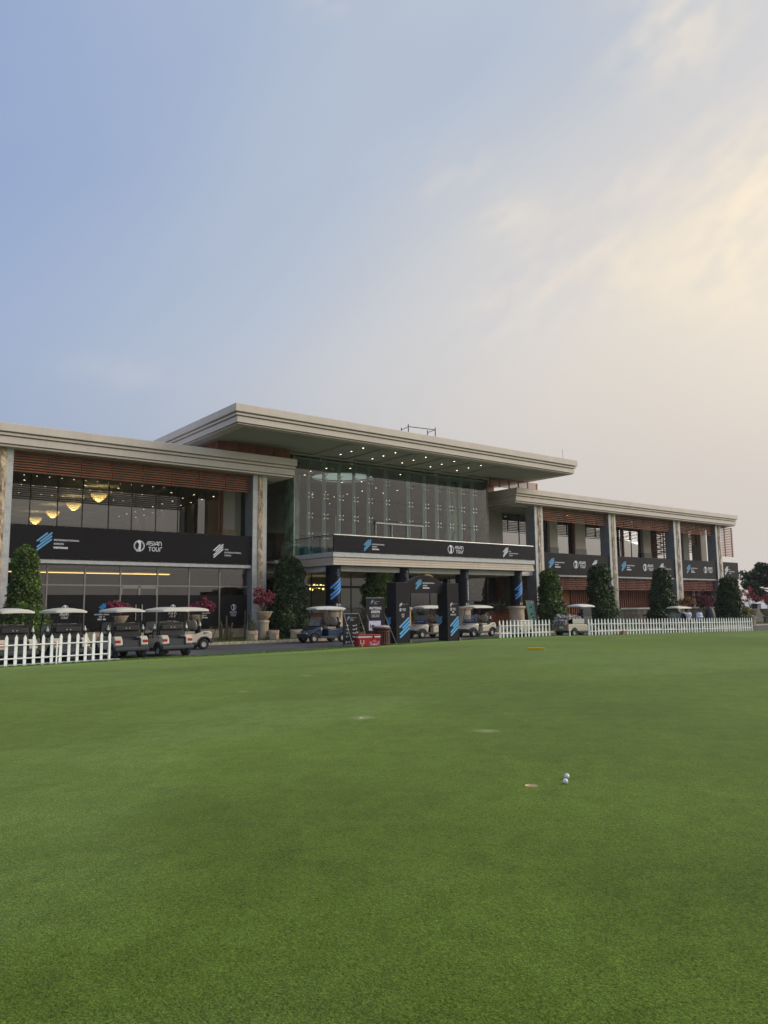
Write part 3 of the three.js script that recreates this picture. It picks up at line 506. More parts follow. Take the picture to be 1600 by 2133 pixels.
  for (const x of [32.5, 34.56, 36.6]) for (const z of [-45.4, -47.15, -49.15, -51, -54.7]) downlight(b, x, 10.615, z, 0.09, x > 34 && x < 35 ? 1.2 : 0);
  for (const [x, z] of [[24.6, -47.15], [24.6, -50.2], [26.6, -49.2], [28.6, -52]]) downlight(b, x, 10.615, z, 0.09, 0);
  mesh('hall_back_wall', bx(X0, X1, 4.7, 10.6, -58.3, -58), M.wallBeige, b);
  mesh('gallery', [bx(28, X1, 7.4, 7.75, -57.9, -51)], M.wallBeige, b); mesh('gallery_wall', bx(31, 36, 4.72, 7.39, -52.4, -52.1), M.wallBeige, b);
  mesh('hall_side_wall', bx(X1 + 0.02, X1 + 0.25, 4.77, 10.94, -58, -38.85), M.stoneWall, b); mesh('hall_side_wall', bx(X0 - 0.3, X0 - 0.05, 0.3, 10.94, -58, -48.3), M.wallBeige, b);
  for (const x of [24.25, 37.4]) { const c = new THREE.Group(); c.name = 'round_column'; b.add(c); c.position.set(x, 0, -40.35); mesh('shaft', lathe([[0.50, 5.75], [0.48, 10.6]], 32), M.marble, c); mesh('base_moulding', lathe([[0.66, 4.72], [0.66, 5.45], [0.60, 5.5], [0.62, 5.6], [0.54, 5.7], [0.50, 5.76]], 32), M.marble, c); }
  mesh('hall_floor', bx(X0 - 0.02, X1 + 0.2, 4.52, 4.72, -58, -38.7), M.floorIn, b);
  // balcony
  mesh('balcony_slab', rbx(23.45, 39.78, 4.50, 4.77, -38.69, -34.70, 0.02), M.granite, b);
  const mo = new THREE.Group(); mo.name = 'balcony_moulding'; b.add(mo);
  [[4.33, 4.480, 0.07], [4.20, 4.318, 0.05], [4.06, 4.188, 0.03]].forEach(([y0, y1, s]) => mesh('moulding_step', rbx(23.45 + s, 39.76 - s * 0.7, y0, y1, -38.6, -34.70 - s, 0.015), M.creamWarm, mo));
  mesh('moulding_core', bx(23.6, 39.6, 4.06, 4.499, -38.58, -34.90), M.creamWarm, mo); mesh('beam', bx(23.9, 39.3, 3.76, 4.059, -35.85, -35.42), M.whitePaint, b); mesh('beam', bx(23.7, 24.12, 3.76, 4.058, -38.6, -35.86), M.whitePaint, b);
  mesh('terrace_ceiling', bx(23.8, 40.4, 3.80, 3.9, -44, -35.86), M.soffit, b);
  mesh('handrail', [rod([23.5, 5.72, -34.72], [39.7, 5.72, -34.72], 0.03, 10)], M.steel, b);
  mesh('handrail', [rod([23.5, 5.72, -34.75], [23.5, 5.72, -38.75], 0.028, 8), rod([23.5, 5.64, -34.75], [23.5, 5.64, -38.75], 0.012, 6)], M.frameDark, b);
  for (let k = 0; k < 3; k++) { const p = mesh('balustrade_pane', paneGeo(1.25, 0.82), M.glassClear, b); p.position.set(23.5, 5.2, -35.45 - k * 1.28); p.rotation.y = Math.PI / 2; }
  for (const z of [-34.78, -36.09, -37.37, -38.6]) mesh('rail_post', [rod([23.5, 4.77, z], [23.5, 5.7, z], 0.014, 6)], M.frameDark, b);
  for (let x = 25.5; x < 39.6; x += 2.0) mesh('rail_post', [rod([x, 4.77, -34.80], [x, 5.7, -34.80], 0.018, 6)], M.steel, b);
  // entrance lobby below
  const lxs = [23.6, 25.0, 26.4, 27.9, 29.5, 31.1, 32.7, 34.4, 36.2, 38.0, 39.9];
  glazing(b, 'lobby_window', lxs, [0.35, 3.02, 3.80], -39.3, M.glass, { frame: M.frameDark, t: 0.02, d: 0.04, transoms: false });
  mesh('transom_band', bx(23.6, 37.4, 2.94, 3.08, -39.36, -39.24), M.frameDark, b);
  mesh('lobby_floor', bx(21.4, 44.0, 0.0, 0.33, -56, -36.6), M.planterGrey, b); mesh('terrace_step', bx(22.2, 43.9, 0.0, 0.20, -36.598, -36.1), M.planterGrey, b);
  mesh('lobby_back_wall', bx(21.4, 66, 0.33, 3.8, -52.3, -52), M.wallBeige, b); mesh('lobby_partition', bx(26.5, 34, 0.33, 3.79, -46.2, -46), M.curtain, b); mesh('lobby_ceiling', bx(21.4, 40, 3.78, 3.799, -52, -39.4), M.ceiling, b);
  for (const [x, z] of [[25.0, -41], [29.4, -40.6], [31.2, -41.6], [33.6, -40.5], [35.4, -41.5]]) downlight(b, x, 3.775, z, 0.08, 0.5);
  // stone side wall with stair
  mesh('stair_wall', bx(39.6, 49, 0.33, 10.6, -43.8, -43.2), M.stoneWall, b);
  mesh('stair_stringer', prism([[40.2, 3.45], [44, 1.2], [44, 0.75], [40.2, 3.0]], 0.12).translate(0, 0, -41.6), M.black, b);
  for (let k = 0; k < 12; k++) mesh('stair_tread', bx(40.3 + k * 0.31, 40.62 + k * 0.31, 3.0 - k * 0.205, 3.06 - k * 0.205, -43.1, -41.7), M.slatPink, b);
  mesh('recess_wall', bx(21.4, 23.1, 0.33, 10.9, -52.4, -52.2), M.wallBeige, b); mesh('recess_floor', bx(22.42, 23.42, 4.30, 4.50, -50.2, -39.2), M.graniteGrey, b);
  for (let k = 0; k < 9; k++) mesh('entry_step', bx(21.4, 23.4, 0.33 + 0.17 * k, 0.50 + 0.17 * k - 0.001, -50, -39.6 - k * 0.32), M.slatPink, b);
  mesh('clerestory_wall', bx(39.8, 42.6, 10.29, 10.94, -41.2, -41.0), M.slat, b); mesh('upper_side_wall', [bx(39.76, 40.9, 4.8, 9.3, -42.2, -41.6)], M.stoneWall, b);
}
// wrapped round pillars on stone pedestals under the balcony
{
  const labels = ['leftmost black wrapped round pillar with big blue bars under balcony', 'second black wrapped pillar from the left, vertical white lettering, behind arch', 'third black wrapped pillar from the left, vertical white lettering, behind parked cart', 'rightmost black wrapped round pillar with big blue bars under balcony'];
  [24.1, 29.02, 33.92, 38.88].forEach((x, k) => {
    const o = thing('pillar', labels[k], 'pillar', [x, 0, -35.64], 0, 'wrapped pillars under the balcony');
    mesh('pedestal', lathe([[0.62, 0.0], [0.62, 0.28], [0.52, 0.36], [0.50, 1.52], [0.56, 1.56], [0.60, 1.62], [0.60, 1.72], [0.44, 1.745], [0, 1.745]], 32), M.planter, o);
    const [c, q] = canvas(512, 456, '#14161f');
    // u runs round the pillar; the middle of the canvas faces the drive
    const cx = 268;
    bars(q, cx - 18, 30, 40, '#5f8fc0'); words(q, cx, 78, 9, ['INTERNATIONAL', 'SERIES', 'VIETNAM'], '#8ea0b8', false, 1.1, 'center');
    if (k === 0 || k === 3) bars(q, cx - 98, 120, 250, '#5f9fe6');
    else { q.save(); q.translate(cx + 18, 255); q.rotate(-Math.PI / 2); q.fillStyle = WHITE; q.font = 'bold 30px sans-serif'; q.textAlign = 'center'; q.textBaseline = 'middle'; q.fillText('THE INTERNATIONAL SERIES', 0, 0, 250); q.restore(); }
    q.save(); tourMark(q, cx - 34, 412, 30); q.restore();
    const g = new THREE.CylinderGeometry(0.425, 0.425, 2.30, 40, 1, true); g.rotateY(Math.PI); g.translate(0, 2.896, 0);
    mesh('printed_wrap', g, printMat(c, { roughness: 0.35 }), o); mesh('core', new THREE.CylinderGeometry(0.41, 0.41, 2.296, 24).translate(0, 2.896, 0), M.black, o);
  });
}
// ---- right wing: rooms and terrace
{
  const b = wingR;
  mesh('floor_slab', bx(41.6, 73.6, 3.98, 4.32, -52, -38.66), M.whitePaint, b);
  for (const [a, c] of [[45.0, 53.1], [54.1, 62.6], [63.7, 69.7], [70.75, 73.6]]) mesh('spandrel', bx(a, c, 3.96, 4.10, -38.655, -38.45), M.granite, b);
  mesh('terrace_floor', bx(41.6, 73.5, 4.322, 4.36, -51.9, -38.7), M.floorIn, b);
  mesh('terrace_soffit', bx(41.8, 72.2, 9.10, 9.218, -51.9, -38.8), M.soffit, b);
  const gx = [44.6, 46.6, 48.6, 50.0, 51.0, 53.2]; glazing(b, 'terrace_window', gx, [4.36, 7.6, 9.1], -42.2, M.glassMirror, { frame: M.frameDark, t: 0.025, d: 0.04 });
  glazing(b, 'terrace_window', [54.8, 57.3, 59.3, 60.2, 61.8, 63.2], [4.36, 7.6, 9.1], -42.2, M.glassMirror, { frame: M.frameDark, t: 0.025, d: 0.04 });
  for (const [a, c] of [[53.3, 54.72], [63.3, 64.5], [50.0, 51.0]]) { mesh('pier', bx(a, c, 6.56, 9.1, -42.3, -41.9), M.cream, b); mesh('pier_base', bx(a - 0.03, c + 0.03, 4.36, 6.558, -42.35, -41.86), M.wallBeige, b); }
  for (const x of [53.22, 60.15]) mesh('door_post', bx(x - 0.06, x + 0.06, 4.36, 9.1, -42.05, -41.85), M.slat, b);
  mesh('room_back', bx(41.7, 66, 4.36, 9.1, -51.8, -51.5), M.wallBeige, b); mesh('room_end', bx(65.8, 66, 4.36, 9.1, -51.5, -42.2), M.wallBeige, b); mesh('wing_side_wall', bx(41.7, 41.95, 4.36, 9.2, -51.8, -42.3), M.wallBeige, b);
  mesh('terrace_corner_wall', bx(41.9, 44.55, 4.36, 9.1, -42.3, -42.05), M.wallBeige, b);
  mesh('terrace_pier', bx(68.4, 69.4, 4.36, 9.1, -41.4, -40.9), M.wallBeige, b); mesh('terrace_pier', bx(71.2, 72.2, 4.36, 9.1, -41.7, -40.7), M.wallBeige, b);
  louver(b, 64.6, 68.3, 4.4, 9.0, -42.1, 22, 3, M.slat); louver(b, 69.45, 71.15, 7.5, 9.0, -41.1, 9, 1, M.slat);
  { const l = louver(b, 0, 10, 6.9, 9.1, 0, 14, 5, M.slat); l.rotation.y = Math.PI / 2; l.position.set(72.4, 0, -41.8); }
  for (const x of [47, 50.5, 56, 59.5, 65.5]) downlight(b, x, 9.098, -40.4, 0.08, 0);
  // ground floor: screens, orange wall, low wall with coping
  mesh('ground_floor', bx(44.2, 74, -0.4, 0.25, -50, -38.9), M.planterGrey, b);
  mesh('ground_back_wall', bx(44, 72.4, 0.2, 3.98, -42.4, -42.1), M.slat, b); mesh('ground_end_wall', bx(72.2, 72.42, -0.3, 3.97, -42.1, -38.8), M.slat, b); mesh('ground_end_wall', bx(44.0, 44.3, 0.2, 3.98, -42, -39.2), M.stoneWall, b);
  mesh('orange_wall', bx(47.5, 49.35, 0.25, 3.9, -39.9, -39.6), M.brickOrange, b);
  const vs = bx(-0.035, 0.035, 0, 3.0, -0.06, 0.06);
  for (let x = 49.6; x < 53; x += 0.26) mesh('vertical_slat', vs, M.slat, b).position.set(x, 0.3, -39.6);
  for (let x = 54.4; x < 62.4; x += 0.30) mesh('vertical_slat', vs, M.slat, b).position.set(x, 0.3, -39.9);
  for (let x = 64; x < 69.6; x += 0.30) mesh('vertical_slat', vs, M.slat, b).position.set(x, 0.3, -39.9);
  for (const x of [54.25, 67.5, 68.5]) mesh('door_post', bx(x - 0.05, x + 0.05, 0.3, 3.0, -39.7, -39.5), M.whitePaint, b);
  for (const [a, c] of [[54.1, 62.6], [63.7, 69.7]]) {
    const w = new THREE.Group(); w.name = 'low_wall'; b.add(w); mesh('coping', rbx(a, c, 1.36, 1.50, -39.0, -38.42, 0.02), M.granite, w); mesh('core', bx(a, c, -0.2, 1.36, -38.95, -38.55), M.stoneWall, w);
    const bw = 0.84, bg = rbx(-bw / 2 + 0.01, bw / 2 - 0.01, -0.205, 0.205, -0.04, 0.04, 0.015, 1);
    for (let r = 0; r < 3; r++) for (let x = a + bw / 2 + (r % 2 ? 0.2 : 0); x < c - bw / 2 + 0.05; x += bw) mesh('stone_block', bg, M.stoneWall, w).position.set(x, 0.28 + r * 0.43, -38.52 + 0.012 * hash(x * 10, r, 3));
  }
  for (const [a, c] of [[45, 53.1]]) mesh('plinth', bx(a, c, -0.2, 0.5, -39.2, -38.55), M.planter, b);
}
// ------------------------------------------------------------------ banners
{
  const wide = (w, h, items) => { const W = 2048, H = Math.round(W * h / w / 2) * 2, [c, x] = canvas(W, H, INK), k = W / w; for (const [t, u, v, s] of items) { if (t === 'v') seriesMark(x, u * k, H - v * k - s * k, s * k, true); if (t === 'i') seriesMark(x, u * k, H - v * k - s * k, s * k, false); if (t === 'a') tourMark(x, u * k, H - v * k - s * k, s * k); } return c; };
  // item: kind, metres from the left end, metres above the lower edge, size in metres
  vinyl('banner', 'widest black banner, between left wing columns under the chandelier windows', 8.05, 20.47, 4.15, 5.74, -38.40, wide(12.42, 1.59, [['v', 1.15, 0.38, 0.90], ['a', 5.75, 0.50, 0.60], ['i', 10.1, 0.32, 0.78]]), 'black event banners');
  vinyl('banner', 'long black banner along the balcony rail of the glass hall', 23.47, 39.70, 4.79, 5.68, -34.66, wide(16.23, 0.89, [['v', 2.0, 0.08, 0.68], ['a', 8.35, 0.16, 0.54], ['i', 13.2, 0.10, 0.66]]), 'black event banners');
  const bay = (n, a, b, items, label) => vinyl('banner', label, a, b, 4.10, 5.74, -38.40, wide(b - a, 1.64, items), 'black event banners');
  const three = (w) => [['v', w * 0.07, 0.40, 0.86], ['a', w * 0.43, 0.50, 0.62], ['i', w * 0.72, 0.42, 0.84]];
  bay(0, 45.0, 53.1, three(8.1), 'black banner in the nearest bay of the right wing, above pink slats'); bay(1, 54.1, 62.6, three(8.5), 'black banner in the second bay of the right wing'); bay(2, 63.7, 69.7, [['v', 0.8, 0.40, 0.86], ['a', 3.7, 0.50, 0.62]], 'black banner in the third bay of the right wing with two emblems');
  bay(3, 70.78, 73.7, [['i', 0.35, 0.40, 0.86]], 'small black banner with white bars at the far right corner');
}
// ------------------------------------------------------------------ chandeliers and hanging lamps
{
  const lab = ['nearest and largest of four tiered crystal chandeliers', 'second nearest of four tiered crystal chandeliers', 'third of four tiered crystal chandeliers going back', 'farthest and lowest of the four crystal chandeliers, just above banner'];
  const proto = []; const tiers = [[0.43, 0], [0.38, -0.10], [0.30, -0.20], [0.21, -0.29], [0.11, -0.37]];
  [-45.9, -50.9, -55.8, -60.5].forEach((z, k) => {
    const o = thing('chandelier', lab[k], 'chandelier', [14.35, 8.48, z], 0, 'chandeliers in the upper room');
    mesh('rod', rod([0, -0.3, 0], [0, 0.54, 0], 0.02), M.steel, o);
    tiers.forEach(([r, y], i) => { const g = proto[i] || (proto[i] = merge([...Array(Math.round(r * 56)).keys()].map((n, _, A) => { const a = n / A.length * 6.283; const q = new THREE.OctahedronGeometry(0.038, 0); q.scale(0.8, 1.5, 0.8); q.translate(Math.cos(a) * r, y, Math.sin(a) * r); return q; }).concat([new THREE.TorusGeometry(r, 0.012, 5, 28).rotateX(Math.PI / 2).translate(0, y + 0.05, 0)]))); mesh('crystal_tier', g, M.crystal, o); });
    for (let n = 0; n < 6; n++) { const a = n * 1.047; mesh('bulb', new THREE.SphereGeometry(0.05, 8, 6).translate(Math.cos(a) * 0.2, -0.1, Math.sin(a) * 0.2), M.bulbGlow, o); }
    const p = new THREE.PointLight(new THREE.Color(1, 0.72, 0.36), 1.8, 0, 2); p.position.set(14.35, 8.2, z); p.castShadow = true; p.shadow.radius = 8; scene.add(p);
  });
  const o = thing('bubble_lamp', 'branching hanging lamp with glowing glass bubbles in the lobby', 'lamp', [27.1, 3.05, -42]);
  const r = rng(5); mesh('stem', [rod([0, 0, 0], [0, 0.72, 0], 0.012), rod([-0.55, -0.05, 0], [0.55, 0.0, 0.1], 0.012)], M.frame, o);
  for (let k = 0; k < 11; k++) { const x = -0.6 + k * 0.12, y = (r() - 0.5) * 0.36, z = (r() - 0.5) * 0.3; mesh('bubble', new THREE.SphereGeometry(0.075, 12, 8).translate(x, y, z), M.lampWarm, o); }
  const p = new THREE.PointLight(new THREE.Color(1, 0.74, 0.4), 1.0, 0, 2); p.position.set(27.1, 2.85, -42); p.castShadow = true; p.shadow.radius = 10; scene.add(p);
}
// roof-top bits
{
  const o = thing('roof_scaffold', 'thin metal guard rail frame standing on the hall roof', 'railing', [29.4, 11.94, -36]);
  const g = []; const P = [[0, 0.62, 0], [0.9, 1.05, -0.4], [2.8, 1.02, 0], [1.7, 0.6, 0.5]];
  const post = (p, n) => mesh('post', [rod([p[0], 0, p[2]], [p[0], p[1] + 0.15, p[2]], 0.03, 8)], M.frameDark, o); P.forEach(post);
  for (let i = 0; i < 4; i++) { const a = P[i], c = P[(i + 1) % 4]; if (i !== 3) mesh('rail', [rod([a[0], a[1], a[2]], [c[0], c[1], c[2]], 0.024, 8)], M.frameDark, o); }
  tag(mesh('lightning_rod', [rod([43.0, 11.94, -34.6], [43.0, 12.75, -34.6], 0.014, 6)], M.frame), 'thin lightning rod near the right end of the hall roof', 'rod');
}
// ------------------------------------------------------------------ plants
const crownCache = {};
function leafCloud(n, place, size, seed, tone, bend = 0.35, shape = 1.5) {   // many small folded leaves, colour varies leaf by leaf
  const r = rng(seed), P = new Float32Array(n * 12 * 3), C = new Float32Array(n * 12 * 3), v = new THREE.Vector3(), q = new THREE.Quaternion(), e = new THREE.Euler();
  let o = 0;
  for (let i = 0; i < n; i++) {
    const s = place(r), sz = size * (0.5 + 0.95 * r()), c = tone(r, s);
    e.set((r() - 0.5) * 2.4, r() * 6.283, (r() - 0.5) * 2.4); q.setFromEuler(e);
    const w = sz / shape, pts = [[0, 0, -sz], [w, bend * w, 0], [0, 0, 0], [-w, bend * w, 0], [0, -0.1 * sz, sz]];
    for (const [a, b, d] of [[0, 1, 2], [0, 2, 3], [4, 2, 1], [4, 3, 2]]) for (const k of [a, b, d]) { v.set(...pts[k]).applyQuaternion(q); P[o] = s[0] + v.x; C[o++] = c[0]; P[o] = s[1] + v.y; C[o++] = c[1]; P[o] = s[2] + v.z; C[o++] = c[2]; }
  }
  const g = new THREE.BufferGeometry(); g.setAttribute('position', new THREE.BufferAttribute(P, 3)); g.setAttribute('color', new THREE.BufferAttribute(C, 3)); g.computeVertexNormals(); return g;
}
M.leaf = phys([1, 1, 1], 0.55, { vertexColors: true, side: THREE.DoubleSide, transmission: 0.18, thickness: 0 });
M.leafMatte = phys([1, 1, 1], 0.8, { vertexColors: true, side: THREE.DoubleSide, transmission: 0.3, thickness: 0 });
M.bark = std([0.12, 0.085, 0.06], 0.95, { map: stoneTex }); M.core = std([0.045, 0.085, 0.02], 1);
// clipped ficus: a profile of radii by height, made lumpy
function topiary(label, x, z, y0, h, prof, n, seed, pale, leaf = 0.055, stem = 0) {
  const o = thing('topiary_tree', label, 'tree', [x, y0, z], 0, 'clipped topiary trees by the clubhouse');
  const R = (t) => { let i = 1; while (i < prof.length - 1 && prof[i][0] < t) i++; const a = prof[i - 1], b = prof[i], u = smooth(a[0], b[0], t); return mix(a[1], b[1], u) * (1 + 0.075 * Math.sin(t * 21 + seed * 1.7) * smooth(1, 0.85, t)); };
  const lump = (a, t) => 1 + 0.55 * (fbm(Math.cos(a) * 1.6 + seed, Math.sin(a) * 1.6 + t * 5.0, 600 + seed, 3) - 0.5) + 0.34 * (fbm(Math.cos(a) * 5 + 4, Math.sin(a) * 5 + t * 16, 640 + seed, 2) - 0.5);
  mesh('trunk', [rod([0, -0.1, 0], [0, h * 0.8, 0], 0.10, 8, 0.04)], M.bark, o);
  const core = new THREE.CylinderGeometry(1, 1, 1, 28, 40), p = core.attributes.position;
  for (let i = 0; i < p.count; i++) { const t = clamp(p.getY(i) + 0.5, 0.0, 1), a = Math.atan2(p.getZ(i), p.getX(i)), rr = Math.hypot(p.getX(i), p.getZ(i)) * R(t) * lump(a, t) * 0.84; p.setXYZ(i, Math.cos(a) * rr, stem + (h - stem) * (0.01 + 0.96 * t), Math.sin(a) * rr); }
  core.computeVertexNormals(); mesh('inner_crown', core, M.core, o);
  const base = pale ? [0.075, 0.13, 0.02] : [0.035, 0.072, 0.017];
  const g = leafCloud(n, (r) => { const t = Math.pow(r(), 0.95), a = r() * 6.283, cap = t > 0.965, d = cap ? Math.sqrt(r()) : 0.84 + 0.22 * Math.pow(r(), 1.6) + (r() < 0.05 ? 0.14 * r() : 0), rr = R(t) * lump(a, t) * d; return [Math.cos(a) * rr, stem + (h - stem) * t, Math.sin(a) * rr, d]; }, leaf, seed * 7 + 1, (r, s) => { const y = r() < 0.12 ? 1.9 : 1, k = (0.55 + 0.9 * r()) * y * (0.25 + 1.6 * fbm(s[0] * 3.2 + s[2] * 1.7, s[1] * 3.2 - s[2], 660 + seed, 2)); return [base[0] * k * (y > 1 ? 1.25 : 1), base[1] * k, base[2] * k]; });
  mesh('crown', g, M.leaf, o); return o;
}
const P1 = [[0, 1.0], [0.15, 1.08], [0.32, 0.95], [0.45, 0.74], [0.6, 0.62], [0.8, 0.54], [0.93, 0.44], [1, 0.12]];
const P2 = [[0, 1.15], [0.1, 1.2], [0.24, 1.1], [0.4, 0.9], [0.6, 0.78], [0.8, 0.66], [0.93, 0.54], [1, 0.14]];
const P3 = [[0, 0.7], [0.1, 0.84], [0.3, 0.92], [0.6, 0.78], [0.85, 0.62], [0.95, 0.5], [1, 0.12]];
const P4 = [[0, 0.95], [0.1, 1.0], [0.25, 1.02], [0.4, 0.86], [0.6, 0.72], [0.8, 0.68], [0.93, 0.58], [1, 0.12]];
const P5 = [[0, 1.2], [0.2, 1.25], [0.38, 1.1], [0.5, 0.9], [0.7, 0.82], [0.9, 0.74], [0.97, 0.55], [1, 0.15]];
const P6 = [[0, 1.3], [0.2, 1.22], [0.4, 1.02], [0.6, 0.85], [0.85, 0.68], [0.96, 0.55], [1, 0.15]];
topiary('clipped dark green tree in front of the leftmost granite column', 8.28, -36.2, 0.15, 4.45, P1, 11500, 1, true, 0.058);
topiary('broad dark clipped tree between left wing column and glass hall', 22.05, -36.9, 0.15, 4.46, P2, 12500, 2, false, 0.066);
topiary('clipped tree standing behind the putting sign', 27.72, -36.25, 0.25, 4.15, P3, 9500, 3, true, 0.066, 1.4);
topiary('bright green clipped tree at the near corner column of the right wing', 43.4, -36.5, 0.0, 4.38, P4, 9500, 4, true, 0.08);
topiary('dark clipped tree right of the utility cart, hiding the first right bay end', 49.2, -36.5, -0.05, 4.92, P5, 9500, 5, false, 0.088);
topiary('clipped conical tree before the middle of the second right bay', 57.4, -36.5, -0.15, 4.9, P6, 9000, 6, false, 0.095);
topiary('farthest clipped conical tree at the right end of the wing', 68.1, -36.5, -0.2, 4.4, P6.map(([a, b]) => [a, b * 1.15]), 9000, 7, false, 0.10);

function bougainvillea(label, x, y, z, w, h, stem, col, n, seed, leafy = 0.25) {   // y: where the stems leave the soil
  const o = thing('bougainvillea', label, 'shrub', [x, y, z], 0, 'flowering bougainvilleas');
  const r = rng(seed), stems = [], clumps = [];
  for (let k = 0; k < 13; k++) {
    const a = r() * 6.283, d = w * 0.5 * (0.15 + 1.0 * r()), top = stem + h * (0.25 + 0.8 * r()) * (1 - 0.25 * d / w), ex = Math.cos(a) * d, ez = Math.sin(a) * d;
    stems.push(tube([[(r() - 0.5) * 0.06, 0, (r() - 0.5) * 0.06], [ex * 0.15 + (r() - 0.5) * 0.1, stem * 0.6, ez * 0.15], [ex * 0.6, stem + h * 0.2, ez * 0.6], [ex, top, ez]], 0.012, 10, 5));
    const spray = 2 + Math.floor(r() * 4); for (let m = 0; m < spray; m++) clumps.push([ex * (0.55 + 0.65 * r()) + (r() - 0.5) * 0.22 * w, mix(stem, top, 0.3 + 0.85 * r()), ez * (0.55 + 0.65 * r()) + (r() - 0.5) * 0.22 * w, (0.05 + 0.09 * r()) * (0.6 + 0.4 * w)]);
  }
  mesh('stems', stems, M.bark, o);
  const at = (q) => { const c = clumps[Math.floor(q() * clumps.length)], u = q() * 6.283, v = Math.acos(2 * q() - 1), d = c[3] * Math.cbrt(q()) * 1.3; return [c[0] + d * Math.sin(v) * Math.cos(u), c[1] + d * Math.cos(v), c[2] + d * Math.sin(v) * Math.sin(u)]; };
  mesh('flowers', leafCloud(Math.round(n * 0.42), at, 0.045 * (0.8 + 0.25 * w), seed + 3, (q) => { const k = 0.55 + 0.9 * q(); return col.map((c) => c * k); }, 0.5, 1.1), M.leafMatte, o);
  mesh('foliage', leafCloud(Math.round(n * leafy * 0.6), at, 0.05, seed + 9, (q) => { const k = 0.6 + 0.8 * q(); return [0.05 * k, 0.09 * k, 0.02 * k]; }), M.leaf, o);
  return o;
}
function urn(label, x, y, z, s, mat, ped) {   // stone bowl on a pedestal
  const o = thing('stone_urn', label, 'urn', [x, y, z], 0, 'stone urns with shrubs');
  const g = lathe([[0.24, 0], [0.26, ped * 0.05], [0.26, ped * 0.18], [0.23, ped * 0.2], [0.23, ped * 0.82], [0.27, ped * 0.86], [0.27, ped], [0, ped]].map(([a, b]) => [a * s, b]), 28); mesh('pedestal', g, mat, o);
  mesh('bowl', lathe([[0.13, 0], [0.16, 0.03], [0.2, 0.06], [0.30, 0.16], [0.36, 0.27], [0.385, 0.36], [0.43, 0.385], [0.43, 0.43], [0.36, 0.43], [0.33, 0.36], [0, 0.34]].map(([a, b]) => [a * s, b * s]), 32).translate(0, ped, 0), mat, o);
  mesh('soil', new THREE.CircleGeometry(0.345 * s, 20).rotateX(-Math.PI / 2).translate(0, ped + 0.365 * s, 0), M.soil, o); return o;
}
const MAG = [0.40, 0.022, 0.115], RED = [0.33, 0.03, 0.075], ORA = [0.42, 0.17, 0.06];
urn('pale stone urn under the leftmost pink bougainvillea', 12.5, 0.18, -36.2, 0.85, M.planter, 0.92); bougainvillea('leftmost pink bougainvillea, bushy, in front of the shop door', 12.46, 1.40, -36.2, 1.15, 0.55, 0.22, MAG, 3200, 21);
urn('stone urn under the pink bougainvillea behind cart 007', 16.3, 0.18, -36.2, 0.85, M.planter, 0.92); bougainvillea('pink bougainvillea in front of the shop windows, behind cart 007', 16.4, 1.40, -36.2, 1.15, 0.65, 0.2, MAG, 3400, 22);
urn('tall stone urn at the foot of the left wing corner column', 20.02, 0.18, -36.1, 1.05, M.planter, 0.95); bougainvillea('tall red-pink bougainvillea in the urn by the corner column', 20.0, 1.50, -36.1, 1.05, 1.05, 0.32, RED, 2600, 23, 0.12);
bougainvillea('orange flowering bush behind the far golf cart', 61.5, 0.2, -36.9, 1.7, 0.9, 1.4, ORA, 2200, 24, 0.4);
bougainvillea('deep magenta bush by the last wing column, near the two people', 64.9, 0.1, -37.0, 2.3, 1.5, 1.2, MAG.map((c) => c * 0.6), 4200, 25, 0.35);
urn('grey stone urn under the red shrub right of the wing', 70.9, -0.3, -36, 1.7, M.planterGrey, 0.85); bougainvillea('airy red shrub in a stone urn right of the wing', 70.9, 1.20, -36, 1.9, 1.5, 0.55, RED, 2600, 26, 0.15);
urn('grey stone urn at the right picture edge', 74.1, -0.3, -36, 1.7, M.planterGrey, 0.85); bougainvillea('red shrub in the urn at the right picture edge', 74.3, 1.20, -36, 1.9, 1.3, 0.5, RED, 2600, 27, 0.25);
bougainvillea('white flowering shrub cut by the left picture edge', 6.55, 0.2, -35.6, 0.9, 1.2, 0.5, [0.62, 0.62, 0.60], 1800, 28, 0.5);
{
  const o = thing('golden_shrub', 'yellow-green rounded shrub in front of the far conical tree', 'shrub', [69.45, -0.1, -35.9]);
  mesh('stems', [rod([0, 0, 0], [0.1, 0.9, 0], 0.03, 6), rod([0, 0, 0], [-0.2, 0.8, 0.1], 0.03, 6)], M.bark, o);
  mesh('crown', leafCloud(2600, (q) => { const a = q() * 6.283, v = Math.acos(2 * q() - 1), d = 0.75 + 0.3 * q(), hi = q() < 0.5; return [Math.sin(v) * Math.cos(a) * 0.55 * d, (hi ? 1.35 : 0.8) + Math.cos(v) * 0.30 * d, Math.sin(v) * Math.sin(a) * 0.55 * d]; }, 0.06, 91, (q) => { const k = 0.6 + 0.7 * q(); return [0.36 * k, 0.36 * k, 0.03 * k]; }), M.leafMatte, o);
  const d = thing('dark_shrub', 'dark purple shrub behind the yellow one, right of the wing', 'shrub', [70.6, -0.1, -37.6]);
  mesh('stems', [rod([0, 0, 0], [0, 1.1, 0], 0.04, 6)], M.bark, d);
  mesh('crown', leafCloud(1500, (q) => { const a = q() * 6.283, v = Math.acos(2 * q() - 1), k = Math.cbrt(q()); return [Math.sin(v) * Math.cos(a) * 0.7 * k, 1.35 + Math.cos(v) * 0.5 * k, Math.sin(v) * Math.sin(a) * 0.7 * k]; }, 0.07, 92, (q) => { const k = 0.5 + q(); return [0.05 * k, 0.018 * k, 0.03 * k]; }), M.leaf, d);
}
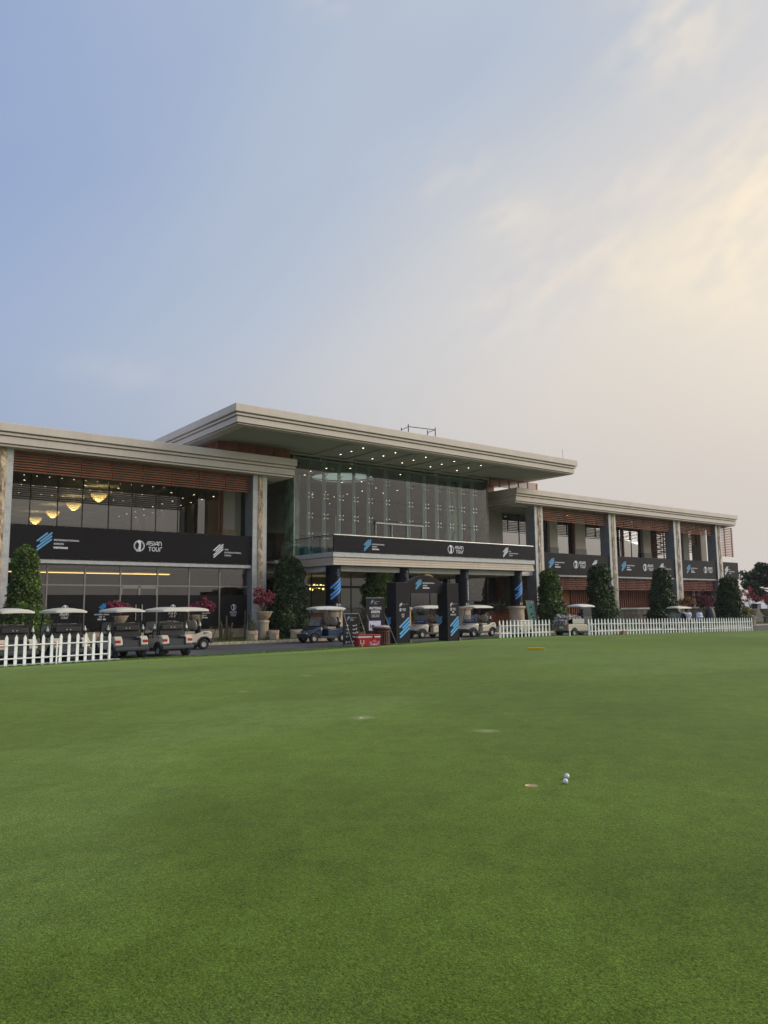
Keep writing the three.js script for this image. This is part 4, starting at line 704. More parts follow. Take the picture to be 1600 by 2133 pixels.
function roundPot(label, x, z, r, h, y = 0.1) { const o = thing('round_planter', label, 'planter', [x, y, z], 0, 'round stone planters along the kerb'); mesh('pot_wall', lathe([[r * 0.94, 0], [r, 0.03], [r, h * 0.58], [r * 0.95, h * 0.60], [r * 0.95, h * 0.66], [r * 1.03, h * 0.68], [r * 1.03, h], [r * 0.88, h], [r * 0.86, h - 0.05], [0, h - 0.05]], 30), M.planter, o); mesh('soil', new THREE.CircleGeometry(r * 0.87, 20).rotateX(-Math.PI / 2).translate(0, h - 0.035, 0), M.soil, o); return o; }
roundPot('round pale planter with a cactus by the corner column', 19.07, -35.6, 0.29, 0.52); roundPot('empty round pale planter left of the broad dark tree', 20.32, -35.6, 0.28, 0.51); roundPot('round pale planter behind the nose of the blue cart', 21.69, -35.6, 0.32, 0.52);
roundPot('round pale planter half hidden behind the hole sign', 25.9, -36.4, 0.33, 0.55); roundPot('round pale planter behind the litter bin', 27.9, -36.7, 0.33, 0.55);
// columnar cacti
M.cactus = std([0.11, 0.13, 0.085], 0.85, { map: stoneTex });
function cactus(label, x, y, z, arms, seed) {
  const o = thing('columnar_cactus', label, 'cactus', [x, y, z], 0, 'columnar cacti in the bed'); const r = rng(seed);
  for (const [dx, h, lean] of arms) { const g = new THREE.CylinderGeometry(0.045, 0.055, h, 14, 12), p = g.attributes.position; for (let i = 0; i < p.count; i++) { const a = Math.atan2(p.getZ(i), p.getX(i)), t = p.getY(i) / h + 0.5, k = (1 + 0.18 * Math.cos(a * 7)) * (t > 0.93 ? 0.55 : 1); p.setX(i, p.getX(i) * k + lean * t * t); p.setZ(i, p.getZ(i) * k); } g.computeVertexNormals(); g.translate(dx, h / 2, (r() - 0.5) * 0.2); mesh('stem', g, M.cactus, o); }
}
cactus('clump of grey-green columnar cacti in the grass before the shop windows', 17.75, 0.1, -35.9, [[-0.32, 0.8, -0.05], [-0.22, 1.05, -0.12], [-0.1, 0.6, 0.02], [0.05, 1.3, 0.02], [0.14, 0.75, 0.0], [0.26, 0.95, 0.1], [0.36, 0.5, 0.05]], 31);
cactus('pair of thick old cacti against the corner column', 19.55, 0.1, -36.9, [[-0.2, 1.55, 0], [0.0, 1.4, -0.03], [0.16, 1.0, 0.05]], 32);
cactus('small cactus growing in the round planter', 19.07, 0.55, -35.6, [[-0.08, 0.42, -0.04], [0.04, 0.62, 0.0], [0.12, 0.5, 0.06]], 33);
function agave(label, x, y, z, n, len, seed, col = [0.07, 0.095, 0.06]) {
  const o = thing('agave', label, 'plant', [x, y, z], 0, 'spiky agaves in the beds'), r = rng(seed), m = std(col, 0.7);
  for (let i = 0; i < n; i++) { const a = r() * 6.283, up = 0.35 + 1.0 * r(), l = len * (0.7 + 0.4 * r()), g = new THREE.ConeGeometry(0.035, l, 5, 4); g.scale(1, 1, 0.35); g.translate(0, l / 2, 0); g.rotateX(1.45 - up); g.rotateY(a); mesh('leaf', g, m, o); }
}
agave('spiky agave between the second column and the second right bay', 51.9, 0.05, -36.0, 34, 0.95, 41); agave('small spiky agave beside the tall urn', 19.9, 0.12, -35.5, 18, 0.28, 42);
// bushy ground cover round the signs and terrace edge
function bush(label, x, y, z, w, h, n, seed, col = [0.035, 0.07, 0.018]) {
  const o = thing('low_bush', label, 'bush', [x, y, z], 0, 'low bushes at the terrace edge');
  mesh('stems', [rod([0, 0, 0], [0.05, h * 0.6, 0], 0.02, 6), rod([0, 0, 0], [-0.12, h * 0.5, 0.06], 0.02, 6)], M.bark, o);
  mesh('crown', leafCloud(n, (q) => { const a = q() * 6.283, v = Math.acos(1 - 1.3 * q()), d = 0.6 + 0.45 * q(), l = 1 + 0.4 * (fbm(a * 1.2, v * 2, seed, 2) - 0.5); return [Math.sin(v) * Math.cos(a) * w / 2 * d * l, h * 0.4 + Math.cos(v) * h * 0.6 * d * l, Math.sin(v) * Math.sin(a) * w / 2 * d * l]; }, 0.06, seed, (q) => { const k = 0.5 + q(); return col.map((c) => c * k); }), M.leaf, o);
}
bush('dark bush between the blue cart and the hole sign', 25.0, 0.15, -36.6, 1.1, 0.9, 1300, 51); bush('bush behind the putting sign stand', 26.6, 0.15, -36.8, 1.3, 1.1, 1500, 52); bush('bush between putting sign and arch', 28.6, 0.15, -36.9, 1.0, 0.9, 1200, 53);
bush('leafy bush on the terrace before the stair', 40.4, 1.25, -38.9, 1.9, 0.75, 1800, 54, [0.03, 0.05, 0.02]); bush('light green bush at the foot of the broad dark tree', 22.6, 0.1, -35.75, 1.3, 1.1, 1700, 55, [0.075, 0.12, 0.022]); bush('bush below the leftmost topiary behind the carts', 9.3, 0.1, -35.8, 1.2, 0.9, 1300, 56, [0.06, 0.10, 0.02]);
// far broadleaf tree at the right edge
{
  const o = thing('broadleaf_tree', 'spreading broadleaf tree cut by the right picture edge', 'tree', [103.2, -0.6, -48]), r = rng(61), limbs = [rod([0, 0, 0], [-0.3, 3.0, 0], 0.34, 10, 0.22)], cl = [];
  for (let k = 0; k < 16; k++) { const a = k * 2.4, d = 2.2 + 2.8 * r(), y = 3.4 + 4.2 * r(), e = [Math.cos(a) * d, y, Math.sin(a) * d * 0.8]; limbs.push(tube([[-0.3, 2.4 + r(), 0], [e[0] * 0.4, 3.3 + y * 0.15, e[2] * 0.4], e], 0.07, 8, 5)); for (let m = 0; m < 5; m++) cl.push([e[0] + (r() - 0.5) * 1.6, e[1] + (r() - 0.5) * 0.9, e[2] + (r() - 0.5) * 1.6, 0.55 + 0.6 * r()]); }
  mesh('trunk', limbs, M.bark, o);
  mesh('crown', leafCloud(26000, (q) => { const c = cl[Math.floor(q() * cl.length)], a = q() * 6.283, v = Math.acos(2 * q() - 1), d = c[3] * Math.cbrt(q()); return [c[0] + d * Math.sin(v) * Math.cos(a), c[1] + 0.6 * d * Math.cos(v), c[2] + d * Math.sin(v) * Math.sin(a)]; }, 0.17, 62, (q) => { const k = 0.5 + 0.9 * q(); return [0.04 * k, 0.07 * k, 0.02 * k]; }), M.leaf, o);
}
// ------------------------------------------------------------------ golf carts (forward is -z, right is +x)
const font = await new FontLoader().loadAsync('fonts/droid/droid_sans_bold.typeface.json');
const C = {};   // shapes shared by all carts
const side = (pts, w, bevel) => prism(pts, w, bevel).rotateY(Math.PI / 2);   // outline given as (forward, up)
const arc = (cx, cy, r, a0, a1, n = 10) => [...Array(n + 1).keys()].map((i) => { const a = mix(a0, a1, i / n) * RAD; return [cx + r * Math.cos(a), cy + r * Math.sin(a)]; });
function cartShapes() {
  C.fender = side([[0.06, 0.30], [0.06, 0.62], [-0.12, 0.67], [-0.5, 0.68], [-0.8, 0.79], [-1.05, 0.80], [-1.17, 0.70], [-1.19, 0.50], [-1.12, 0.44], ...arc(-0.825, 0.23, 0.31, 140, 20, 9), [-0.5, 0.30]], 0.26, 0.03);
  C.flare = side([...arc(-0.825, 0.23, 0.345, 165, 5, 12), ...arc(-0.825, 0.23, 0.285, 5, 165, 12)], 0.10, 0.012);
  C.frontFlare = side([...arc(0.825, 0.23, 0.345, 175, 20, 12), ...arc(0.825, 0.23, 0.285, 20, 175, 12)], 0.10, 0.012);
  C.pod = rbx(-0.32, 0.32, 0.30, 0.64, -0.06, 0.72, 0.03);
  C.well = mergeGeometries([bx(-0.30, 0.30, 0.30, 0.34, 0.72, 1.17), bx(-0.315, -0.30, 0.30, 0.72, 0.72, 1.17), bx(0.30, 0.315, 0.30, 0.72, 0.72, 1.17), bx(-0.30, 0.30, 0.34, 0.66, 1.10, 1.13), rbx(-0.30, 0.30, 0.34, 0.72, 0.66, 0.72, 0.01, 1)].map((g) => { g.clearGroups(); return g; }));
  C.rearBumper = rbx(-0.60, 0.60, 0.27, 0.43, 1.05, 1.25, 0.05, 3);
  C.tail = rbx(-0.09, 0.09, -0.05, 0.05, -0.03, 0.03, 0.02, 2);
  C.floor = bx(-0.56, 0.56, 0.26, 0.30, -0.75, 0.10);
  C.rocker = side([[0.55, 0.22], [0.48, 0.36], [0.40, 0.33], [-0.45, 0.33], [-0.53, 0.22]], 0.08, 0.015);
  // front cowl: side outline, then narrowed to the nose and rounded over the top
  const cowl = side([[0.40, 0.34], [0.36, 0.80], [0.46, 0.86], [0.62, 0.83], [0.85, 0.74], [1.06, 0.62], [1.18, 0.52], [1.17, 0.47], ...arc(0.825, 0.23, 0.33, 40, 160, 9), [0.50, 0.34]], 1.10, 0.05), p = cowl.attributes.position;
  for (let i = 0; i < p.count; i++) { const f = -p.getZ(i), x = p.getX(i), y = p.getY(i); p.setX(i, x * (1 - 0.16 * smooth(0.5, 1.2, f))); p.setY(i, y - (y > 0.5 ? 0.09 * Math.pow(Math.abs(x) / 0.55, 2.5) : 0)); p.setZ(i, p.getZ(i) + 0.10 * Math.pow(Math.abs(x) / 0.55, 2) * smooth(0.7, 1.15, f)); }
  C.cowl = toCreasedNormals(cowl, 0.7);
  C.frontBumper = rbx(-0.47, 0.47, 0.24, 0.47, -1.21, -1.02, 0.06, 3);
  C.headlight = rbx(-0.13, 0.13, -0.035, 0.035, -0.02, 0.02, 0.018, 2);
  C.vent = bx(-0.11, 0.11, -0.012, 0.012, -0.02, 0.02);
  C.dash = rbx(-0.52, 0.52, 0.62, 0.86, -0.47, -0.33, 0.04, 2);
  C.shield = new THREE.PlaneGeometry(0.98, 0.46);
  C.strip = new THREE.PlaneGeometry(0.80, 0.13);
  C.seat = rbx(-0.53, 0.53, 0.66, 0.79, -0.06, 0.46, 0.05, 4);
  const pad = new THREE.SphereGeometry(1, 22, 16), q = pad.attributes.position; for (let i = 0; i < q.count; i++) { const s = (v, k) => Math.sign(v) * Math.pow(Math.abs(v), k); q.setXYZ(i, s(q.getX(i), 0.72) * 0.26, s(q.getY(i), 0.8) * 0.225, s(q.getZ(i), 0.8) * 0.065); } pad.computeVertexNormals(); pad.rotateX(-0.16); C.pad = pad;
  C.bagRack = mergeGeometries([rbx(-0.46, 0.46, 0.72, 1.10, 0.62, 0.70, 0.03), rbx(-0.42, 0.42, 0.98, 1.18, 0.66, 0.78, 0.05, 3)].map((g) => { g.clearGroups(); return g; }));
  C.seatShell = rbx(-0.50, 0.50, 0.80, 1.27, 0.55, 0.60, 0.04, 2);
  C.strapBuckle = bx(-0.02, 0.02, -0.012, 0.012, -0.01, 0.01);
  const rr = new THREE.BoxGeometry(1.03, 0.07, 1.74, 14, 2, 22), a = rr.attributes.position;
  for (let i = 0; i < a.count; i++) { const u = a.getX(i) / 0.515, v = a.getZ(i) / 0.87, k = 1 - Math.pow(Math.abs(u), 6) * 0.45, m = 1 - Math.pow(Math.abs(v), 8) * 0.4, rib = Math.abs(Math.abs(u) - 0.55) < 0.12 && Math.abs(v) < 0.75 ? -0.012 : 0; const up = a.getY(i) > 0; a.setXYZ(i, a.getX(i) * (1 - 0.05 * Math.pow(Math.abs(v), 6)), (up ? 0.10 : -0.025) * k * m + 0.07 * (1 - u * u) * (1 - v * v * 0.7) + (up ? rib : 0), a.getZ(i) * (1 - 0.03 * Math.pow(Math.abs(u), 6))); }
  C.roof = toCreasedNormals(rr, 0.8).translate(0, 1.665, 0.20);
  C.frontStruts = merge([-1, 1].flatMap((s) => [tube([[s * 0.50, 0.80, -0.46], [s * 0.51, 1.2, -0.34], [s * 0.50, 1.70, -0.18]], 0.018, 10, 7)]));
  C.rearStruts = merge([...[-1, 1].flatMap((s) => [rod([s * 0.50, 0.74, 0.66], [s * 0.47, 1.70, 0.74], 0.022, 8), rod([s * 0.36, 1.10, 0.70], [s * 0.36, 1.52, 0.74], 0.010, 6)]), rod([-0.48, 1.54, 0.73], [0.48, 1.54, 0.73], 0.014, 6)]);
  C.armrest = merge([-1, 1].map((s) => tube([[s * 0.57, 0.66, 0.42], [s * 0.58, 0.86, 0.38], [s * 0.58, 0.87, 0.14], [s * 0.57, 0.76, 0.06]], 0.014, 12, 6)));
  C.wheelRing = new THREE.TorusGeometry(0.17, 0.016, 8, 26); C.wheelColumn = merge([rod([0, 0, 0], [0, -0.02, -0.42], 0.022, 8), rod([-0.15, 0, 0], [0.15, 0, 0], 0.014, 6), rod([0, -0.15, 0], [0, 0.05, 0], 0.014, 6)]);
  C.tyre = lathe([[0.115, -0.085], [0.17, -0.10], [0.215, -0.088], [0.23, -0.05], [0.232, 0.05], [0.215, 0.088], [0.17, 0.10], [0.115, 0.085]], 30).rotateZ(Math.PI / 2);
  const sp = [lathe([[0, 0.055], [0.035, 0.06], [0.04, 0.05], [0.10, 0.045], [0.118, 0.075], [0.122, 0.08], [0.122, -0.08], [0, -0.08]], 26)]; for (let k = 0; k < 8; k++) { const g = bx(0.035, 0.108, 0.04, 0.062, -0.014, 0.014); g.rotateY(k * Math.PI / 4); sp.push(g); } C.rim = merge(sp).rotateZ(-Math.PI / 2);
  C.bottle = lathe([[0, 0], [0.045, 0], [0.048, 0.02], [0.048, 0.16], [0.03, 0.21], [0.018, 0.24], [0.018, 0.28], [0, 0.28]], 12); C.holder = lathe([[0.056, -0.02], [0.056, 0.11]], 12);
  C.bagBar = merge([tube([[0.3, 0.5, 1.2], [0.3, 0.42, 1.55], [0.3, 0.75, 1.75], [0.3, 0.95, 1.78]], 0.015, 12, 6), tube([[-0.3, 0.5, 1.2], [-0.3, 0.42, 1.55], [-0.3, 0.75, 1.75], [-0.3, 0.95, 1.78]], 0.015, 12, 6), rod([-0.3, 0.95, 1.78], [0.3, 0.95, 1.78], 0.015, 6), rbx(-0.32, 0.32, 0.40, 0.43, 1.22, 1.6, 0.01, 1)]);
  for (const k of Object.keys(C)) C[k].clearGroups?.();
}
cartShapes();
Object.assign(M, {
  cartCream: phys([0.56, 0.50, 0.41], 0.35, { clearcoat: 0.6, clearcoatRoughness: 0.15 }), cartBlue: phys([0.016, 0.05, 0.115], 0.28, { clearcoat: 1, clearcoatRoughness: 0.08, metalness: 0.2 }),
  cartRoof: phys([0.74, 0.72, 0.62], 0.45, { clearcoat: 0.2 }), cartWhite: phys([0.72, 0.74, 0.72], 0.4, {}), seatTan: std([0.43, 0.37, 0.27], 0.6), tailRed: phys([0.42, 0.012, 0.016], 0.2, { clearcoat: 1 }), lens: phys([0.75, 0.75, 0.72], 0.12, { clearcoat: 1 }),
  shield: phys([0.62, 0.66, 0.74], 0.12, { transmission: 0.75, thickness: 0, ior: 1.7, side: THREE.DoubleSide }), rimGrey: std([0.58, 0.57, 0.53], 0.4, { metalness: 0.4 }), bottle: std([0.62, 0.70, 0.66], 0.4), stickerBlue: null,
});
{ const [c, x] = canvas(256, 42, '#27406e'); x.fillStyle = '#dfe6f2'; x.font = 'bold 22px sans-serif'; x.textAlign = 'center'; x.textBaseline = 'middle'; x.fillText('INTERNATIONAL', 128, 22); M.stickerBlue = printMat(c, { side: THREE.DoubleSide }); }
function wheels(o, spots, w = 0.48) {
  for (const [sx, z] of spots) { const t = mesh('wheel', C.tyre, M.rubber, o); t.position.set(sx * w, 0.232, z); const rim = mesh('rim', C.rim, M.rimGrey, t); if (sx < 0) rim.rotation.y = Math.PI; }
}
function golfCart(label, x, z, turn, o = {}) {
  const c = thing('golf_cart', label, 'golf cart', [x, roadY(x), z], turn, 'parked golf carts'), body = o.body || M.cartCream; c.scale.set(1.07, 1.0, 1.04);
  const put = (n, g, m, p = [0, 0, 0], par = c) => { const q = mesh(n, g, m, par); q.position.set(...p); return q; };
  put('chassis', C.floor, M.black); put('seat_pod', C.pod, o.body ? body : M.plasticDark);
  for (const s of [-1, 1]) {
    const f = put('rear_fender', C.fender, body, [s * 0.44, 0, 0]); put('taillight', C.tail, M.tailRed, [s * 0.03, 0.62, 1.165], f);
    put('wheel_arch', C.flare, M.plasticDark, [s * 0.545, 0, 0]); put('wheel_arch', C.frontFlare, M.plasticDark, [s * 0.50, 0, 0]); put('rocker_panel', C.rocker, M.plasticDark, [s * 0.54, 0, 0]);
    put('headlight', C.headlight, M.lens, [s * 0.30, 0.475, -1.155]).rotation.set(-0.3, s * 0.25, 0);
    const b = put('sand_bottle', C.bottle, M.bottle, [s * 0.60, 0.92, 0.60]); put('bottle_holder', C.holder, M.black, [0, 0, 0], b);
    put('seat_back', C.pad, o.dark ? M.plasticDark : M.seatTan, [s * 0.255, 1.06, 0.50]);
  }
  put('bag_well', C.well, M.plasticDark); put('rear_bumper', C.rearBumper, M.plasticDark);
  const cowl = put('front_cowl', C.cowl, body); put('hood_vent', C.vent, M.black, [0, 0.71, -0.93], cowl).rotation.x = 0.42; put('front_bumper', C.frontBumper, M.plasticDark); put('dashboard', C.dash, M.black);
  put('seat', C.seat, o.dark ? M.plasticDark : M.seatTan); put('armrests', C.armrest, M.black); put('bag_rack', C.bagRack, M.black); put('seat_shell', C.seatShell, M.black); for (const s of [-0.06, 0.06]) put('strap_buckle', C.strapBuckle, M.steel, [s, 1.08, 0.79]);
  put('roof', C.roof, o.whiteRoof ? M.cartWhite : M.cartRoof); put('front_struts', C.frontStruts, M.black); put('rear_struts', C.rearStruts, M.black);
  const sh = put('windshield', C.shield, M.shield, [0, 1.06, -0.44]); sh.rotation.x = 0.30; if (o.sticker) { put('sticker', C.strip, M.stickerBlue, [0, -0.13, 0.006], sh).rotation.y = Math.PI; sh.children[0].position.z = -0.006; }
  const sw = put('steering_wheel', C.wheelRing, M.black, [-0.26, 1.02, -0.14]); sw.rotation.x = -0.75; put('steering_column', C.wheelColumn, M.black, [0, 0, 0], sw);
  wheels(c, [[-1, -0.825], [1, -0.825], [-1, 0.825], [1, 0.825]]);
  if (o.bar) put('rear_step', C.bagBar, M.black);
  if (o.number) for (const s of [-1, 1]) { const g = new TextGeometry(o.number, { font, size: 0.085, depth: 0.004, curveSegments: 3 }); g.computeBoundingBox(); g.translate(-g.boundingBox.max.x / 2, 0, 0); const t = put('number', g, M.black, [s * 0.571, 0.66, 0.86]); t.rotation.y = s * Math.PI / 2; }
  return c;
}
// spots give the middle of the wheelbase; back(a) steps forward from the rear axle for a cart facing a degrees right of -z
const fromRear = (x, z, a) => [x + 0.825 * Math.sin(a * RAD), z - 0.825 * Math.cos(a * RAD), -a * RAD];
const park = (label, x, z, a, o) => golfCart(label, ...fromRear(x, z, a), o);
park('leftmost cream golf cart cut by the picture edge, seen from behind', 6.2, -28.1, -6, { number: '12' });
park('second golf cart from the left, seen from behind through the picket fence', 7.95, -28.2, -4, { number: '21' });
park('golf cart seen from behind at the right end of the near picket fence', 9.98, -28.05, -2, { number: '31' });
park('golf cart numbered 36 seen from behind at an angle, in front of cart 007', 11.67, -28.0, -4, { number: '36' });
golfCart('cream golf cart numbered 007 parked facing left', 13.72, -32.15, Math.PI / 2, { number: '007', bar: true });
golfCart('dark blue golf cart with white roof left of the hole sign', 21.95, -33.45, Math.PI / 2, { body: M.cartBlue, whiteRoof: true });
golfCart('cream golf cart seen through the black event arch', 29.0, -33.4, Math.PI / 2, { sticker: true });
golfCart('cream golf cart right of the black event arch, facing left', 32.15, -32.75, Math.PI / 2 + 0.12, { sticker: true, number: '8 VT' });
golfCart('far golf cart with dark seats behind the two people', 53.2, -32.6, Math.PI / 2, { body: M.plasticDark, dark: true });
// utility cart with a load bed
M.bedMetal = std([0.44, 0.42, 0.385], 0.5);
{
  const x = 36.55, z = -28.95, c = thing('utility_cart', 'cream utility cart with loaded flatbed between the two picket fences', 'utility cart', [x, roadY(x), z], -Math.PI / 2);
  const put = (n, g, m, p = [0, 0, 0], par = c) => { const q = mesh(n, g, m, par); q.position.set(...p); return q; };
  for (const s of [-1, 1]) put('rear_side', side([[0.35, 0.33], [0.35, 0.66], [-0.1, 0.72], [-1.35, 0.72], [-1.38, 0.36], [-1.12, 0.36], ...arc(-0.85, 0.24, 0.29, 150, 20, 8), [-0.5, 0.33]], 0.12, 0.02), M.cartCream, [s * 0.54, 0, 0]);
  const tg = put('tailgate', rbx(-0.60, 0.60, 0.36, 0.72, 1.36, 1.42, 0.02), M.planterGrey); put('plate', bx(-0.14, 0.14, 0.48, 0.62, 1.421, 1.426), M.cartWhite, [0.12, 0, 0], tg); for (const y of [0.46, 0.58]) put('lamp', new THREE.CylinderGeometry(0.035, 0.035, 0.02, 12).rotateX(Math.PI / 2), M.tailRed, [0.5, y, 1.425], tg);
  const bed = put('load_bed', bx(-0.60, 0.60, 0.72, 0.76, 0.0, 1.38), M.plasticDark); for (const s of [-1, 1]) put('bed_side', rbx(s * 0.60 - 0.02, s * 0.60 + 0.02, 0.74, 1.02, -0.02, 1.02, 0.01, 1), M.bedMetal, [0, 0, 0], bed); put('bed_front', bx(-0.58, 0.58, 0.76, 1.02, -0.02, 0.02), M.bedMetal, [0, 0, 0], bed);
  put('chassis', bx(-0.5, 0.5, 0.24, 0.33, -1.2, 1.3), M.plasticDark); for (const s of [-1, 1]) put('rocker_panel', rbx(s * 0.56 - 0.05, s * 0.56 + 0.05, 0.22, 0.32, -0.75, 0.5, 0.02), M.plasticDark);
  put('seat', rbx(-0.54, 0.54, 0.68, 0.82, -0.55, -0.1, 0.05, 3), M.plasticDark); put('seat_back', rbx(-0.54, 0.54, 0.86, 1.2, -0.16, -0.06, 0.04, 3), M.plasticDark);
  const cowl = put('front_cowl', C.cowl, M.plasticDark, [0, 0, -0.28]); put('front_bumper', C.frontBumper, M.plasticDark, [0, 0, -0.28]);
  const roof = put('roof', C.roof, M.cartWhite, [0, 0.03, -0.78]); roof.scale.z = 0.80; roof.position.z = -0.72;
  put('struts', merge([-1, 1].flatMap((s) => [rod([s * 0.52, 0.72, -0.04], [s * 0.50, 1.72, 0.0], 0.02, 8), tube([[s * 0.5, 0.8, -0.75], [s * 0.51, 1.2, -0.82], [s * 0.5, 1.72, -0.95]], 0.02, 8, 7), rod([s * 0.52, 1.05, -0.80], [s * 0.52, 1.05, -0.05], 0.014, 6)])), M.black);
  const sh = put('windshield', new THREE.PlaneGeometry(1.02, 0.9), M.shield, [0, 1.25, -0.86]); sh.rotation.x = 0.2; const sc = put('side_curtain', new THREE.PlaneGeometry(0.74, 0.5), phys([0.10, 0.105, 0.11], 0.15, { transmission: 0.5, thickness: 0, side: THREE.DoubleSide }), [0.525, 1.40, -0.45]); sc.rotation.y = Math.PI / 2; put('side_door', rbx(0.515, 0.545, 0.72, 1.14, -0.85, -0.10, 0.02, 1), M.plasticDark);
  const sw = put('steering_wheel', C.wheelRing, M.black, [-0.26, 1.04, -0.5]); sw.rotation.x = -0.75;
  wheels(c, [[-1, -1.1], [1, -1.1], [-1, 0.85], [1, 0.85]], 0.50);
  // load: folded striped canvas and rolled sheets
  const load = thing('folded_canvas', 'grey and black striped canvas heaped on the utility cart bed', 'canvas', [x - 0.85, roadY(x) + 0.765, z]);
  const [cv, q] = canvas(256, 128, '#8f8a88'); for (let k = 0; k < 9; k++) { q.fillStyle = k % 2 ? '#2b2830' : '#a9a2a3'; q.save(); q.translate(k * 32, 0); q.rotate(0.3); q.fillRect(-10, -20, 16, 190); q.restore(); }
  const lump = (w, d, h, s) => { const g = new THREE.BoxGeometry(w, h, d, 18, 6, 14), p = g.attributes.position; for (let i = 0; i < p.count; i++) { const X = p.getX(i), Z = p.getZ(i), Y = p.getY(i); p.setY(i, Y > 0 ? h * (0.2 + 1.1 * fbm(X * 4 + s, Z * 4, 700 + s, 3)) * (1 - 0.5 * Math.pow(Math.abs(X) / (w / 2), 3)) : Y > -h * 0.4 ? Y : -h * 0.5); p.setX(i, X + 0.08 * (fbm(Y * 6, Z * 5, 710 + s, 2) - 0.5)); } g.computeVertexNormals(); return g; };
  mesh('fold', lump(1.2, 1.0, 0.34, 1).translate(0.15, 0.17, 0), printMat(cv, { roughness: 0.9 }), load); mesh('fold', lump(0.75, 0.9, 0.22, 3).translate(-0.35, 0.12, 0.05).rotateZ(0.12), printMat(cv, { roughness: 0.9 }), load); mesh('rolled_edge', tube([[-0.62, 0.10, 0.42], [-0.2, 0.30, 0.44], [0.3, 0.44, 0.4], [0.7, 0.34, 0.42]], 0.035, 16, 8), M.planterGrey, load); mesh('rolled_edge', tube([[-0.65, 0.05, 0.2], [-0.3, 0.3, 0.1], [0.1, 0.42, 0.15]], 0.03, 14, 8), M.cartWhite, load);
}
// cart of the grounds crew seen behind the middle fence: crate of boxes on the drive
{ const o = thing('pallet_box', 'low cream equipment box behind the middle picket fence', 'box', [33.75, 0, -30.6]); mesh('shell', rbx(-0.55, 0.55, 0.25, 0.85, -0.35, 0.35, 0.05, 3), M.cartCream, o); mesh('lid', rbx(-0.58, 0.58, 0.85, 0.93, -0.38, 0.38, 0.03, 2), M.cartCream, o); wheels(o, [[-1, -0.2], [1, -0.2], [-1, 0.2], [1, 0.2]], 0.42); }
// ------------------------------------------------------------------ picket fences
const picketGeo = prism([[-0.048, 0], [0.048, 0], [0.048, 0.84], [0, 0.93], [-0.048, 0.84]], 0.022, 0.003); picketGeo.clearGroups();
function fence(label, a, b, n, o = {}) {
  const d = Math.hypot(b[0] - a[0], b[1] - a[1]), turn = -Math.atan2(b[1] - a[1], b[0] - a[0]), base = (x, z) => Math.max(greenY(x, z), roadY(x));
  const y0 = base(...a), y1 = base(...b), f = thing('picket_fence', label, 'fence', [a[0], y0, a[1]], turn), r = rng(n), slope = Math.atan2(y1 - y0, d);
  for (let i = 0; i < n; i++) { const t = i / (n - 1), p = mesh('picket', picketGeo, M.white, f); p.position.set(t * d, mix(0, y1 - y0, t) + 0.02, 0); p.rotation.z = (r() - 0.5) * 0.035; p.position.y += (r() - 0.5) * 0.016; }
  for (const y of [0.24, 0.64]) { const g = rbx(-0.03, d + 0.03, -0.018, 0.018, 0.012, 0.036, 0.005, 1); g.rotateZ(slope); g.translate(0, y, 0); mesh('rail', g, M.white, f); }
  for (let k = 0; k <= Math.round(d / 1.7); k++) { const t = k / Math.round(d / 1.7); mesh('post', rbx(-0.022, 0.022, 0, 0.72, 0.036, 0.062, 0.005, 1).translate(clamp(t * d, 0.03, d - 0.03), mix(0, y1 - y0, t), 0), M.white, f); }
  if (o.feet) for (let i = 0; i < n; i++) { const g = prism([[-0.045, 0], [0.045, 0], [0.045, 0.36], [0, 0.43], [-0.045, 0.36]], 0.02, 0.003); g.rotateX(Math.PI / 2 - 0.02); g.rotateY(0.25); mesh('foot_board', g, M.white, f).position.set(i / (n - 1) * d + 0.04, mix(0, y1 - y0, i / (n - 1)) + 0.06, 0.05); }
  return f;
}
fence('near white picket fence at the left, in front of the parked carts', [5.1, -25.30], [8.66, -26.05], 14, { feet: true });
fence('short white picket fence left of the utility cart', [29.7, -28.45], [33.7, -28.5], 15);
fence('long white picket fence running right from the utility cart', [36.0, -27.6], [53.3, -27.05], 61);
tag(mesh('marker_stake', [rbx(34.60, 34.66, 0, 0.46, -27.86, -27.82, 0.006)], M.white), 'single short white stake on the grass before the utility cart wheel', 'stake');
{ const o = mesh('wood_offcut', prism([[-0.16, 0], [0.16, 0], [0.18, 0.14], [0.02, 0.26], [-0.06, 0.2]], 0.2, 0.02), M.woodLight); o.position.set(38.6, greenY(38.6, -27.2) - 0.01, -27.2); tag(o, 'small brown wooden lump at the foot of the long fence', 'wood'); }
